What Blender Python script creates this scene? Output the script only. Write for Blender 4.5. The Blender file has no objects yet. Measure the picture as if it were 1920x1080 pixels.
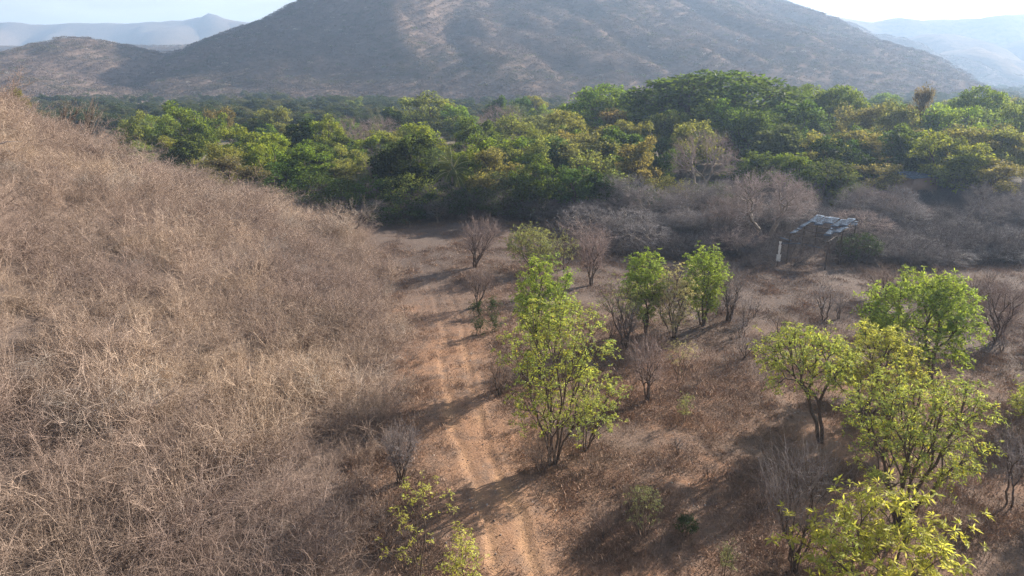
import bpy, math
import numpy as np

# ------------------------------------------------------------------ camera, light, world
SC = bpy.context.scene
COL = SC.collection
CAM_H = 20.0
PITCH = math.radians(17.4)
CP, SP = math.cos(PITCH), math.sin(PITCH)
cam_d = bpy.data.cameras.new('camera')
cam_d.sensor_width = 36.0
cam_d.lens = 24.0
cam_d.clip_start = 0.5
cam_d.clip_end = 20000
cam = bpy.data.objects.new('camera', cam_d)
COL.objects.link(cam)
cam.location = (0, 0, CAM_H)
cam.rotation_euler = (math.radians(90) - PITCH, 0, 0)
SC.camera = cam

SUN_AZ = math.radians(51)      # clockwise from +Y (the view direction)
SUN_EL = math.radians(23)
sun_d = bpy.data.lights.new('sun', 'SUN')
sun_d.energy = 5.0
sun_d.angle = math.radians(0.6)
sun_d.color = (1.0, 0.90, 0.78)
sun = bpy.data.objects.new('sun', sun_d)
COL.objects.link(sun)
sun.rotation_euler = (math.radians(90) - SUN_EL, 0, -SUN_AZ + math.pi)
world = bpy.data.worlds.new('World')
SC.world = world
world.use_nodes = True
wn, wl = world.node_tree.nodes, world.node_tree.links
wn.clear()
w_out = wn.new('ShaderNodeOutputWorld')
w_bg = wn.new('ShaderNodeBackground')
sky = wn.new('ShaderNodeTexSky')
sky.sky_type = 'NISHITA'
sky.sun_disc = False
sky.sun_elevation = SUN_EL
sky.sun_rotation = SUN_AZ
sky.air_density = 1.0
sky.dust_density = 2.5
sky.ozone_density = 1.5
w_bg.inputs['Strength'].default_value = 0.042
# thin white cloud veil mixed over the sky
w_tc = wn.new('ShaderNodeTexCoord')
w_map = wn.new('ShaderNodeMapping')
w_map.inputs['Scale'].default_value = (3.0, 3.0, 14.0)
w_no = wn.new('ShaderNodeTexNoise')
w_no.inputs['Scale'].default_value = 2.2
w_no.inputs['Detail'].default_value = 7
w_no.inputs['Roughness'].default_value = 0.6
w_rp = wn.new('ShaderNodeMapRange')
w_rp.inputs['From Min'].default_value = 0.35
w_rp.inputs['From Max'].default_value = 0.72
w_rp.inputs['To Min'].default_value = 0.6
w_rp.inputs['To Max'].default_value = 0.95
w_mx = wn.new('ShaderNodeMix')
w_mx.data_type = 'RGBA'
w_mx.inputs[7].default_value = (10.2, 10.8, 11.0, 1)
wl.new(w_tc.outputs['Generated'], w_map.inputs['Vector'])
wl.new(w_map.outputs['Vector'], w_no.inputs['Vector'])
wl.new(w_no.outputs['Fac'], w_rp.inputs['Value'])
w_sx = wn.new('ShaderNodeSeparateXYZ')
w_el = wn.new('ShaderNodeMapRange')
w_el.inputs['From Min'].default_value = 0.02
w_el.inputs['From Max'].default_value = 0.45
w_el.inputs['To Min'].default_value = 1.0
w_el.inputs['To Max'].default_value = 0.12
w_mu = wn.new('ShaderNodeMath')
w_mu.operation = 'MULTIPLY'
wl.new(w_tc.outputs['Generated'], w_sx.inputs[0])
wl.new(w_sx.outputs['Z'], w_el.inputs['Value'])
wl.new(w_rp.outputs['Result'], w_mu.inputs[0])
wl.new(w_el.outputs['Result'], w_mu.inputs[1])
wl.new(w_mu.outputs[0], w_mx.inputs[0])
wl.new(sky.outputs['Color'], w_mx.inputs[6])
wl.new(w_mx.outputs[2], w_bg.inputs['Color'])
wl.new(w_bg.outputs['Background'], w_out.inputs['Surface'])

SC.view_settings.view_transform = 'Standard'
SC.view_settings.look = 'None'
SC.view_settings.gamma = 1.0
SC.view_settings.use_curve_mapping = False
SC.view_settings.exposure = 1.48
SC.render.engine = 'CYCLES'
SC.cycles.max_bounces = 6
SC.cycles.diffuse_bounces = 3
SC.cycles.transmission_bounces = 4
SC.cycles.volume_bounces = 1
SC.cycles.transparent_max_bounces = 4
SC.cycles.use_denoising = True
SC.cycles.denoiser = 'OPENIMAGEDENOISE'
SC.cycles.denoising_input_passes = 'RGB_ALBEDO_NORMAL'
SC.cycles.denoising_prefilter = 'NONE'
SC.cycles.sample_clamp_indirect = 6.0

HAZE = 0.00031

# ------------------------------------------------------------------ helpers
rng = np.random.default_rng(11)


def ray(px, py):
    u, v = (px - 960) / 1280.0, (py - 540) / 1280.0
    return np.array([u, CP - v * SP, -SP - v * CP])


def at(px, Y, z=0.0):
    """x on the line of view through column px at the distance Y"""
    return (px - 960) / 1280.0 * (Y * CP + (CAM_H - z) * SP)


def height_at(py, Y):
    d = ray(960, py)
    return CAM_H + Y * d[2] / d[1]


def _hash(ix, iy, s):
    n = (ix.astype(np.int64) * 374761393 + iy.astype(np.int64) * 668265263 + s * 1442695041) & 0xFFFFFFFF
    n = ((n ^ (n >> 13)) * 1274126177) & 0xFFFFFFFF
    return ((n ^ (n >> 16)) & 0xFFFFFF) / float(0xFFFFFF)


def vnoise(x, y, s=0):
    ix, iy = np.floor(x), np.floor(y)
    fx, fy = x - ix, y - iy
    fx, fy = fx * fx * (3 - 2 * fx), fy * fy * (3 - 2 * fy)
    a, b = _hash(ix, iy, s), _hash(ix + 1, iy, s)
    c, d = _hash(ix, iy + 1, s), _hash(ix + 1, iy + 1, s)
    return (a * (1 - fx) + b * fx) * (1 - fy) + (c * (1 - fx) + d * fx) * fy


def fbm(x, y, octaves=4, s=0):
    t, a, w = 0, 0.5, 0
    for k in range(octaves):
        t = t + a * vnoise(x * 2 ** k + 17.3 * k, y * 2 ** k - 9.1 * k, s + k)
        w += a
        a *= 0.5
    return t / w * 2 - 1


def poly_dist(x, y, pts):
    """unsigned distance, side (+ left of travel) and parameter to a polyline"""
    best = np.full(np.shape(x), 1e18)
    side = np.zeros(np.shape(x))
    par = np.zeros(np.shape(x))
    for i in range(len(pts) - 1):
        ax, ay = pts[i][0], pts[i][1]
        bx, by = pts[i + 1][0], pts[i + 1][1]
        dx, dy = bx - ax, by - ay
        L2 = dx * dx + dy * dy
        t = np.clip(((x - ax) * dx + (y - ay) * dy) / L2, 0, 1)
        d2 = (x - ax - t * dx) ** 2 + (y - ay - t * dy) ** 2
        m = d2 < best
        best = np.where(m, d2, best)
        side = np.where(m, np.sign(dx * (y - ay) - dy * (x - ax)), side)
        par = np.where(m, i + t, par)
    return np.sqrt(best), side, par


TOE = [(-3, -60), (-5, 0), (-5.6, 14), (-5.8, 25), (-6.2, 40), (-8.5, 52), (-12, 68), (-18, 85), (-35, 105),
       (-60, 125), (-100, 150), (-160, 185), (-300, 240), (-900, 380)]


def hill_in(x, y):
    d, side, _ = poly_dist(x, y, TOE)
    return d * side


def flat_ray(px, py):
    d = ray(px, py)
    t = CAM_H / -d[2]
    return (d[0] * t, d[1] * t)


TRACK_PX = [(1010, 1300), (972, 1080), (945, 967), (892, 853), (873, 795), (862, 730), (852, 680), (848, 600),
            (822, 540), (800, 480), (790, 430), (788, 410)]
TRACK = [flat_ray(*p) for p in TRACK_PX]


def track_info(x, y):
    d, side, _ = poly_dist(x, y, TRACK)
    return d * side


def terrain(x, y):
    x = np.asarray(x, float)
    y = np.asarray(y, float)
    d = hill_in(x, y)
    dd = np.maximum(d, 0)
    dd = np.where(dd < 3, dd * dd / 6.0, dd - 1.5)
    h = 0.285 * dd + 0.0070 * dd * dd
    h = 110 * (1 - np.exp(-h / 110.0))
    h = h * (1 + 0.10 * fbm(x / 14, y / 14, 3, 5))
    near = np.clip(1 - (np.hypot(x, y) - 140) / 300, 0, 1)
    h = h + near * (0.28 * fbm(x / 11, y / 11, 3, 1) + 0.07 * fbm(x / 1.7, y / 1.7, 3, 2))
    t = np.abs(track_info(x, y) + 0.35 * fbm(x / 2.5, y / 2.5, 2, 14))
    on = (y < 100)
    h = h + on * np.clip(1.5 - y / 60, 0, 1) * (-0.09 * np.exp(-((t - 0.8) / 0.2) ** 2) + 0.03 * np.exp(-((t - 1.2) / 0.25) ** 2))
    return h


def tz(x, y):
    return float(terrain(np.array([x]), np.array([y]))[0])


def G(px, py):
    """where the line of view through a pixel of the photograph meets the ground"""
    d = ray(px, py)
    z = 0.0
    for _ in range(6):
        t = (z - CAM_H) / d[2]
        z = tz(d[0] * t, d[1] * t)
    return np.array([d[0] * t, d[1] * t, z])


def mesh_np(name, verts, faces, mat=None, smooth=False, attrs=None):
    """faces: array (n, 3) or (n, 4)"""
    me = bpy.data.meshes.new(name)
    verts = np.ascontiguousarray(verts, dtype=np.float32)
    faces = np.ascontiguousarray(faces, dtype=np.int32)
    k = faces.shape[1]
    me.vertices.add(len(verts))
    me.vertices.foreach_set('co', verts.ravel())
    me.loops.add(faces.size)
    me.loops.foreach_set('vertex_index', faces.ravel())
    me.polygons.add(len(faces))
    me.polygons.foreach_set('loop_start', np.arange(0, faces.size, k, dtype=np.int32))
    me.polygons.foreach_set('loop_total', np.full(len(faces), k, dtype=np.int32))
    if smooth:
        me.polygons.foreach_set('use_smooth', np.ones(len(faces), dtype=bool))
    me.update(calc_edges=True)
    if attrs:
        for nm, val in attrs.items():
            a = me.attributes.new(nm, 'FLOAT', 'POINT')
            a.data.foreach_set('value', np.ascontiguousarray(val, dtype=np.float32))
    if mat:
        me.materials.append(mat)
    return me


def obj(name, me, parent=None, loc=(0, 0, 0)):
    o = bpy.data.objects.new(name, me)
    COL.objects.link(o)
    o.location = loc
    if parent is not None:
        o.parent = parent
    return o


def thing(name, label, cat, loc, group=None, rz=0.0, scale=(1, 1, 1)):
    o = bpy.data.objects.new(name, None)
    COL.objects.link(o)
    o.location = loc
    o.rotation_euler = (0, 0, rz)
    o.scale = scale
    o.empty_display_size = 0.3
    o['label'] = label
    o['category'] = cat
    if group:
        o['group'] = group
    return o


def unit(v):
    return v / np.maximum(np.linalg.norm(v, axis=-1, keepdims=True), 1e-9)


def tubes(segs, sides=4):
    """segs: array n x 8 (p0, p1, r0, r1) -> verts, quads"""
    s = np.asarray(segs, float)
    p0, p1, r0, r1 = s[:, :3], s[:, 3:6], s[:, 6], s[:, 7]
    d = unit(p1 - p0)
    ref = np.where(np.abs(d[:, 2:3]) > 0.9, np.array([[1.0, 0, 0]]), np.array([[0, 0, 1.0]]))
    a = unit(np.cross(d, ref))
    b = np.cross(d, a)
    n = len(s)
    ang = np.arange(sides) * 2 * math.pi / sides
    ca, sa = np.cos(ang), np.sin(ang)
    ring = ca[None, :, None] * a[:, None, :] + sa[None, :, None] * b[:, None, :]
    v0 = p0[:, None, :] + ring * r0[:, None, None]
    v1 = p1[:, None, :] + ring * r1[:, None, None]
    verts = np.concatenate([v0, v1], axis=1).reshape(-1, 3)
    i = np.arange(sides)
    j = (i + 1) % sides
    f = np.stack([i, j, j + sides, i + sides], axis=1)
    faces = (f[None] + (np.arange(n) * 2 * sides)[:, None, None]).reshape(-1, 4)
    return verts, faces


def leaves(c, d, up, L, W, fold=0.25):
    """rhombic leaves folded along the midrib, two triangles each. c base, d direction, up rough normal"""
    d = unit(d)
    s = unit(np.cross(d, up))
    n = np.cross(s, d)
    L = np.asarray(L).reshape(-1, 1)
    W = np.asarray(W).reshape(-1, 1)
    base = c
    tip = c + d * L - n * L * 0.12
    mid = c + d * L * 0.45
    le = mid + s * W * 0.5 + n * W * fold
    ri = mid - s * W * 0.5 + n * W * fold
    n_ = len(c)
    verts = np.stack([base, le, tip, ri], axis=1).reshape(-1, 3)
    k = np.arange(n_)[:, None] * 4
    f = np.concatenate([k + np.array([[0, 2, 1]]), k + np.array([[0, 3, 2]])], axis=0)
    return verts, f


def rand_dirs(r, n):
    return unit(r.normal(size=(n, 3)))


def kmeans(r, P, k, it=5):
    c = P[r.choice(len(P), k, replace=False)]
    for _ in range(it):
        lab = ((P[:, None] - c[None]) ** 2).sum(-1).argmin(1)
        for j in range(k):
            m = lab == j
            if m.any():
                c[j] = P[m].mean(0)
    return lab


def curve_segs(r, p, q, d0, n, r0, r1, wob):
    """bowed polyline from p (leaving along d0) to q"""
    L = np.linalg.norm(q - p)
    t = np.linspace(0, 1, n + 1)[:, None]
    c = p + d0 * L * 0.45
    pts = (1 - t) ** 2 * p + 2 * t * (1 - t) * c + t * t * q
    if n > 1:
        pts[1:-1] += r.normal(size=(n - 1, 3)) * L * wob
    rr = np.linspace(r0, r1, n + 1)
    segs = [np.concatenate([pts[i], pts[i + 1], [rr[i], rr[i + 1]]]) for i in range(n)]
    return segs, unit(pts[-1] - pts[-2])


def skeleton(r, base, targets, stems=1, trunk=0.0, r_tip=0.008, expo=0.5, wob=0.05, frac=0.42, up=0.5, spread=0.15):
    """branches from the base to every target; returns segs (n x 8) and the arriving direction at each target"""
    segs = []
    tips = np.zeros_like(targets)

    def rad(n):
        return r_tip * n ** expo

    def grow(p, d, idx):
        n = len(idx)
        if n == 1:
            s, dd = curve_segs(r, p, targets[idx[0]], d, 2, rad(1) * 1.2, rad(1) * 0.6, wob)
            segs.extend(s)
            tips[idx[0]] = dd
            return
        k = 2 if n < 12 else int(r.integers(2, 4))
        lab = kmeans(r, targets[idx].copy(), min(k, n))
        for j in range(k):
            sub = idx[lab == j]
            if len(sub) == 0:
                continue
            if len(sub) == 1:
                grow(p, d, sub)
                continue
            c = targets[sub].mean(0)
            q = p + (c - p) * (frac + r.uniform(-0.08, 0.08))
            s, dd = curve_segs(r, p, q, d, 2 if n < 30 else 3, rad(len(sub)) * 1.08, rad(len(sub)), wob)
            segs.extend(s)
            grow(q, unit(dd + np.array([0, 0, up * 0.3])), sub)

    base = np.asarray(base, float)
    allidx = np.arange(len(targets))
    if stems > 1:
        lab = kmeans(r, targets.copy(), min(stems, len(targets)))
        for j in range(stems):
            sub = allidx[lab == j]
            if len(sub) == 0:
                continue
            c = targets[sub].mean(0)
            a = math.atan2(c[1] - base[1], c[0] - base[0])
            b = base + np.array([math.cos(a) * spread, math.sin(a) * spread, -0.1]) + r.normal(size=3) * [0.05, 0.05, 0]
            d = unit(np.array([0, 0, 1.0]) + 0.35 * unit(c - b))
            q = b + (c - b) * 0.45
            s, dd = curve_segs(r, b, q, d, 4, rad(len(sub)) * 1.25, rad(len(sub)), wob * 0.7)
            segs.extend(s)
            grow(q, dd, sub)
    else:
        b = base - np.array([0, 0, 0.2])
        q = base + np.array([r.normal() * 0.06 * trunk, r.normal() * 0.06 * trunk, trunk])
        s, dd = curve_segs(r, b, q, np.array([0, 0, 1.0]), 4, rad(len(targets)) * 1.4, rad(len(targets)), wob * 0.5)
        segs.extend(s)
        grow(q, dd, allidx)
    return np.array(segs), tips


def shell_points(r, n, cx, cy, cz, rx, ry, rz, lo=0.45, zmin=-1.0, power=1.0):
    out = []
    while len(out) < n:
        d = rand_dirs(r, 1)[0]
        if d[2] < zmin:
            continue
        q = lo + (1 - lo) * r.random() ** (0.5 * power)
        out.append([cx + d[0] * rx * q, cy + d[1] * ry * q, cz + d[2] * rz * q])
    return np.array(out)


# ------------------------------------------------------------------ materials
def new_mat(name):
    m = bpy.data.materials.new(name)
    m.use_nodes = True
    nt = m.node_tree
    nt.nodes.clear()
    return m, nt.nodes, nt.links


def mixcol(n, l, fac, a, b, blend='MIX'):
    mx = n.new('ShaderNodeMix')
    mx.data_type = 'RGBA'
    mx.blend_type = blend
    for sock, val in ((0, fac), (6, a), (7, b)):
        if hasattr(val, 'links') or isinstance(val, bpy.types.NodeSocket):
            l.new(val, mx.inputs[sock])
        elif sock == 0:
            mx.inputs[0].default_value = val
        else:
            mx.inputs[sock].default_value = (*val, 1)
    return mx.outputs[2]


def noise(n, l, scale, detail=4, rough=0.55, coord='obj'):
    if coord == 'world':
        g = n.new('ShaderNodeNewGeometry')
        v = g.outputs['Position']
    else:
        t = n.new('ShaderNodeTexCoord')
        v = t.outputs['Object']
    no = n.new('ShaderNodeTexNoise')
    no.inputs['Scale'].default_value = scale
    no.inputs['Detail'].default_value = detail
    no.inputs['Roughness'].default_value = rough
    l.new(v, no.inputs['Vector'])
    return no.outputs['Fac']


def ramp(n, l, sock, a, b, lo=0.0, hi=1.0):
    r = n.new('ShaderNodeMapRange')
    r.inputs['From Min'].default_value = a
    r.inputs['From Max'].default_value = b
    r.inputs['To Min'].default_value = lo
    r.inputs['To Max'].default_value = hi
    l.new(sock, r.inputs['Value'])
    return r.outputs['Result']


def leaf_material(name, color=None, trans=0.45, tint=(1.25, 1.15, 0.45), var=0.5, second=None, spec=0.12):
    m, n, l = new_mat(name)
    out = n.new('ShaderNodeOutputMaterial')
    g = n.new('ShaderNodeNewGeometry')
    if color is None:
        oi = n.new('ShaderNodeObjectInfo')
        c = oi.outputs['Color']
    else:
        rgb = n.new('ShaderNodeRGB')
        rgb.outputs[0].default_value = (*color, 1)
        c = rgb.outputs[0]
    rnd = g.outputs['Random Per Island']
    val = ramp(n, l, rnd, 0, 1, 1 - var, 1 + var)
    hs = n.new('ShaderNodeHueSaturation')
    l.new(c, hs.inputs['Color'])
    l.new(val, hs.inputs['Value'])
    nz = noise(n, l, 0.35, 2, 0.5)
    hue = ramp(n, l, nz, 0.25, 0.75, 0.475, 0.52)
    l.new(hue, hs.inputs['Hue'])
    c = hs.outputs['Color']
    if second is not None:
        w = n.new('ShaderNodeTexWhiteNoise')
        w.noise_dimensions = '1D'
        l.new(rnd, w.inputs['W'])
        f = ramp(n, l, w.outputs['Value'], second[1] - 0.02, second[1] + 0.02, 1.0, 0.0)
        c = mixcol(n, l, f, c, second[0])
    p = n.new('ShaderNodeBsdfPrincipled')
    p.inputs['Roughness'].default_value = 0.6
    p.inputs['Specular IOR Level'].default_value = spec
    l.new(c, p.inputs['Base Color'])
    tr = n.new('ShaderNodeBsdfTranslucent')
    tc = mixcol(n, l, 1.0, c, tint, 'MULTIPLY')
    l.new(tc, tr.inputs['Color'])
    ms = n.new('ShaderNodeMixShader')
    ms.inputs[0].default_value = trans
    l.new(p.outputs[0], ms.inputs[1])
    l.new(tr.outputs[0], ms.inputs[2])
    l.new(ms.outputs[0], out.inputs['Surface'])
    return m


def wood_material(name, a, b, scale=6.0, rand=0.0, patch=None):
    """a/b colours mixed by noise; rand: spread of value by object; patch: a third colour in wide world patches"""
    m, n, l = new_mat(name)
    out = n.new('ShaderNodeOutputMaterial')
    f = noise(n, l, scale, 4, 0.6)
    c = mixcol(n, l, ramp(n, l, f, 0.3, 0.7), a, b)
    if rand:
        oi = n.new('ShaderNodeObjectInfo')
        hs = n.new('ShaderNodeHueSaturation')
        l.new(ramp(n, l, oi.outputs['Random'], 0, 1, 1 - rand, 1 + rand), hs.inputs['Value'])
        l.new(c, hs.inputs['Color'])
        c = hs.outputs['Color']
    if patch:
        for col, sc, lo, hi, amt in patch:
            w = noise(n, l, sc, 3, 0.6, 'world')
            c = mixcol(n, l, ramp(n, l, w, lo, hi, 0, amt), c, col)
    p = n.new('ShaderNodeBsdfPrincipled')
    p.inputs['Roughness'].default_value = 0.85
    p.inputs['Specular IOR Level'].default_value = 0.2
    l.new(c, p.inputs['Base Color'])
    l.new(p.outputs[0], out.inputs['Surface'])
    return m


M_LEAF = leaf_material('forest_leaf', None, 0.5, (1.3, 1.2, 0.5), 0.55)
M_FRESH = leaf_material('fresh_leaf', (0.345, 0.42, 0.14), 0.5, (1.35, 1.25, 0.6), 0.45,
                        ((0.46, 0.42, 0.06), 0.10))
M_LIME = leaf_material('lime_leaf', (0.46, 0.50, 0.13), 0.5, (1.3, 1.2, 0.6), 0.4, ((0.55, 0.55, 0.24), 0.22))
M_PALE = leaf_material('cream_leaf', (0.52, 0.50, 0.27), 0.4, (1.2, 1.1, 0.6), 0.4, ((0.62, 0.58, 0.36), 0.4))
M_GREEN = leaf_material('mid_green_leaf', (0.27, 0.36, 0.105), 0.5, (1.35, 1.3, 0.55), 0.45,
                        ((0.26, 0.34, 0.06), 0.12))
M_GREY = leaf_material('grey_green_leaf', (0.33, 0.36, 0.17), 0.4, (1.2, 1.15, 0.6), 0.4)
M_DARKLEAF = leaf_material('dark_leaf', (0.055, 0.09, 0.032), 0.3, (1.2, 1.2, 0.5), 0.4)
M_BARK = wood_material('bark', (0.075, 0.055, 0.043), (0.16, 0.12, 0.095), 9)
M_BARKPALE = wood_material('pale_bark', (0.20, 0.16, 0.13), (0.36, 0.31, 0.26), 7)
M_TWIG = wood_material('dry_twig', (0.18, 0.155, 0.148), (0.31, 0.27, 0.26), 3, 0.2)
M_TWIGPINK = wood_material('pinkish_twig', (0.23, 0.17, 0.15), (0.37, 0.29, 0.26), 3, 0.15)
M_TWIGPALE = wood_material('pale_twig', (0.33, 0.265, 0.24), (0.50, 0.42, 0.385), 3, 0.1)
M_TWIGTAN = wood_material('tan_twig', (0.24, 0.178, 0.142), (0.47, 0.36, 0.285), 2.2, 0.30,
                          [((0.25, 0.185, 0.16), 0.11, 0.45, 0.62, 0.7), ((0.64, 0.49, 0.35), 0.075, 0.52, 0.66, 0.5),
                           ((0.42, 0.40, 0.36), 0.16, 0.58, 0.70, 0.6)])

# ------------------------------------------------------------------ ground
def spaced(lo, a, b, hi, step, grow=1.09, cap=260):
    mid = list(np.arange(a, b + step * 0.5, step))
    r, s, x = [], step, mid[-1]
    while x < hi:
        s = min(s * grow, cap)
        x += s
        r.append(x)
    l_, s, x = [], step, mid[0]
    while x > lo:
        s = min(s * grow, cap)
        x -= s
        l_.append(x)
    return np.array(l_[::-1] + mid + r)


gx = spaced(-9000, -12, 26, 9000, 0.2)
gy = spaced(-600, 19, 72, 10000, 0.22, 1.07)
X, Y = np.meshgrid(gx, gy)
Z = terrain(X.ravel(), Y.ravel()).reshape(X.shape)
nx, ny = len(gx), len(gy)
V = np.stack([X.ravel(), Y.ravel(), Z.ravel()], 1)
ii, jj = np.meshgrid(np.arange(nx - 1), np.arange(ny - 1))
a0 = (jj * nx + ii).ravel()
F = np.stack([a0, a0 + 1, a0 + nx + 1, a0 + nx], 1)
T = np.abs(track_info(X.ravel(), Y.ravel()) + 0.35 * fbm(X.ravel() / 2.5, Y.ravel() / 2.5, 2, 14))
Tf = np.where(Y.ravel() < 98, T, 50)
rut = 0.75 * np.exp(-((Tf - 0.8) / 0.36) ** 2) * np.clip(1.4 - (Y.ravel() - 20) / 30, 0.0, 1)
rut *= np.clip(0.6 + 1.3 * fbm(X.ravel() / 1.5, Y.ravel() / 2.5, 3, 12), 0.15, 1)
bare = np.exp(-(Tf / 3.8) ** 3) * np.clip(1.25 - (Y.ravel() - 40) / 30, 0.0, 1)
cen = V[F].mean(1)
tcen = np.abs(track_info(cen[:, 0], cen[:, 1]))
on_track = (tcen < 1.25) & (cen[:, 1] < 97) & (cen[:, 1] > 12)


def ground_material():
    m, n, l = new_mat('dry_earth')
    out = n.new('ShaderNodeOutputMaterial')
    big = noise(n, l, 0.16, 5, 0.6)
    mid = noise(n, l, 1.1, 6, 0.65)
    fine = noise(n, l, 9.0, 6, 0.75)
    litter, red, sand = (0.26, 0.165, 0.115), (0.36, 0.20, 0.12), (0.52, 0.315, 0.18)
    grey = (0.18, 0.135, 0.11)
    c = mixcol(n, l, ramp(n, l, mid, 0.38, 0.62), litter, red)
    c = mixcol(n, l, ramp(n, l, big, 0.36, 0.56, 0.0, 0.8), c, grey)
    ab = n.new('ShaderNodeAttribute')
    ab.attribute_name = 'bare'
    ar = n.new('ShaderNodeAttribute')
    ar.attribute_name = 'rut'
    mm = n.new('ShaderNodeMath')
    mm.operation = 'MULTIPLY'
    l.new(ab.outputs['Fac'], mm.inputs[0])
    l.new(ramp(n, l, mid, 0.36, 0.62, 0.05, 0.8), mm.inputs[1])
    c = mixcol(n, l, mm.outputs[0], c, (0.40, 0.235, 0.145))
    m2 = n.new('ShaderNodeMath')
    m2.operation = 'MULTIPLY'
    l.new(ar.outputs['Fac'], m2.inputs[0])
    l.new(ramp(n, l, mid, 0.3, 0.55, 0.35, 1.0), m2.inputs[1])
    c = mixcol(n, l, m2.outputs[0], c, sand)
    af = n.new('ShaderNodeAttribute')
    af.attribute_name = 'far'
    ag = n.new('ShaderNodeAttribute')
    ag.attribute_name = 'duff_shade'
    c = mixcol(n, l, ag.outputs['Fac'], c, (0.14, 0.112, 0.098))  # litter tone with shade painted in: far clearing and thicket floor
    c = mixcol(n, l, af.outputs['Fac'], c, mixcol(n, l, ramp(n, l, noise(n, l, 0.02, 4, 0.6), 0.4, 0.6), (0.15, 0.135, 0.10), (0.21, 0.18, 0.135)))
    c = mixcol(n, l, ramp(n, l, fine, 0.52, 0.72, 0, 0.55), c, (0.12, 0.085, 0.065))
    c = mixcol(n, l, ramp(n, l, fine, 0.44, 0.30, 0, 0.5), c, (0.55, 0.40, 0.30))
    p = n.new('ShaderNodeBsdfPrincipled')
    p.inputs['Roughness'].default_value = 0.95
    p.inputs['Specular IOR Level'].default_value = 0.1
    l.new(c, p.inputs['Base Color'])
    bp = n.new('ShaderNodeBump')
    bp.inputs['Strength'].default_value = 0.7
    bp.inputs['Distance'].default_value = 0.12
    l.new(fine, bp.inputs['Height'])
    l.new(bp.outputs['Normal'], p.inputs['Normal'])
    l.new(p.outputs[0], out.inputs['Surface'])
    return m


M_GROUND = ground_material()


def submesh(name, faces, mat, attrs):
    used = np.unique(faces)
    remap = np.zeros(len(V), dtype=np.int64)
    remap[used] = np.arange(len(used))
    return mesh_np(name, V[used], remap[faces], mat, True, {k: v[used] for k, v in attrs.items()})


duff_shade = np.clip((Y.ravel() + 0.45 * X.ravel() - 52 + 9 * fbm(X.ravel() / 9, Y.ravel() / 9, 3, 13)) / 16, 0, 0.85)  # greyer litter, plus tree shade painted dark over the far clearing
duff_shade = np.maximum(duff_shade, np.clip((hill_in(X.ravel(), Y.ravel()) - 0.3) / 2.0, 0, 0.9))  # shade under the hillside bushes painted into the ground colour
A_ = {'duff_shade': duff_shade, 'rut': rut, 'bare': bare, 'far': np.clip((Y.ravel() - 105) / 30, 0, 1) * (hill_in(X.ravel(), Y.ravel()) < 2)}
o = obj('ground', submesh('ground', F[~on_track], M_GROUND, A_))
o['kind'] = 'structure'
o['label'] = 'dry reddish brown valley floor rising into a hillside on the left'
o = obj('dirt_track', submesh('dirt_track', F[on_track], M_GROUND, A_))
o['kind'] = 'structure'
o['label'] = 'two-rut dirt track running from the bottom centre towards the forest'

# ------------------------------------------------------------------ mountains and hills
def hill_material(name, cols, sc=0.02):
    m, n, l = new_mat(name)
    out = n.new('ShaderNodeOutputMaterial')
    f1 = noise(n, l, sc, 5, 0.6)
    f2 = noise(n, l, sc * 9, 5, 0.7)
    c = mixcol(n, l, ramp(n, l, f1, 0.35, 0.65), cols[0], cols[1])
    c = mixcol(n, l, ramp(n, l, f2, 0.45, 0.7, 0, 0.7), c, cols[2])
    p = n.new('ShaderNodeBsdfPrincipled')
    p.inputs['Roughness'].default_value = 1.0
    p.inputs['Specular IOR Level'].default_value = 0.0
    l.new(c, p.inputs['Base Color'])
    bp = n.new('ShaderNodeBump')
    bp.inputs['Strength'].default_value = 0.8
    bp.inputs['Distance'].default_value = 3.0
    l.new(f2, bp.inputs['Height'])
    l.new(bp.outputs['Normal'], p.inputs['Normal'])
    l.new(p.outputs[0], out.inputs['Surface'])
    return m


M_HILL = hill_material('dry_hillside', ((0.20, 0.15, 0.125), (0.25, 0.185, 0.15), (0.14, 0.11, 0.09)))
M_FAR = hill_material('far_hillside', ((0.15, 0.12, 0.095), (0.22, 0.165, 0.125), (0.10, 0.09, 0.065)), 0.008)


def tent(x, y, pts, slope, slope_r=None):
    """height of a ridge whose crest runs through pts (x, y, z); slope_r on the right of travel"""
    best = np.full(np.shape(x), -1e9)
    for i in range(len(pts) - 1):
        a, b = np.array(pts[i], float), np.array(pts[i + 1], float)
        dx, dy = b[0] - a[0], b[1] - a[1]
        L2 = dx * dx + dy * dy
        t = np.clip(((x - a[0]) * dx + (y - a[1]) * dy) / L2, 0, 1)
        d = np.hypot(x - a[0] - t * dx, y - a[1] - t * dy)
        sd = np.sign(dx * (y - a[1]) - dy * (x - a[0]))
        s = slope if slope_r is None else np.where(sd > 0, slope, slope_r)
        best = np.maximum(best, a[2] + (b[2] - a[2]) * t - s * (np.sqrt(d * d + 144) - 12))
    return best


def spur(x, y, pts, slope, slope_r):
    """ridge whose flanks fall from the nearest point of its crest"""
    d, side, par = poly_dist(x, y, pts)
    i = np.minimum(par.astype(int), len(pts) - 2)
    z = np.array([p[2] for p in pts], float)
    zc = z[i] + (z[i + 1] - z[i]) * (par - i)
    w = np.clip(0.5 + d * side / 40.0, 0, 1)
    return zc - (slope * w + slope_r * (1 - w)) * (np.sqrt(d * d + 100) - 10)


def smax(a, b, k):
    return k * np.logaddexp(a / k, b / k)


A_CREST = [(-52, 500, 0), (-95, 640, 76), (-118, 760, 138), (-80, 900, 190), (0, 1020, 215)]


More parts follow.
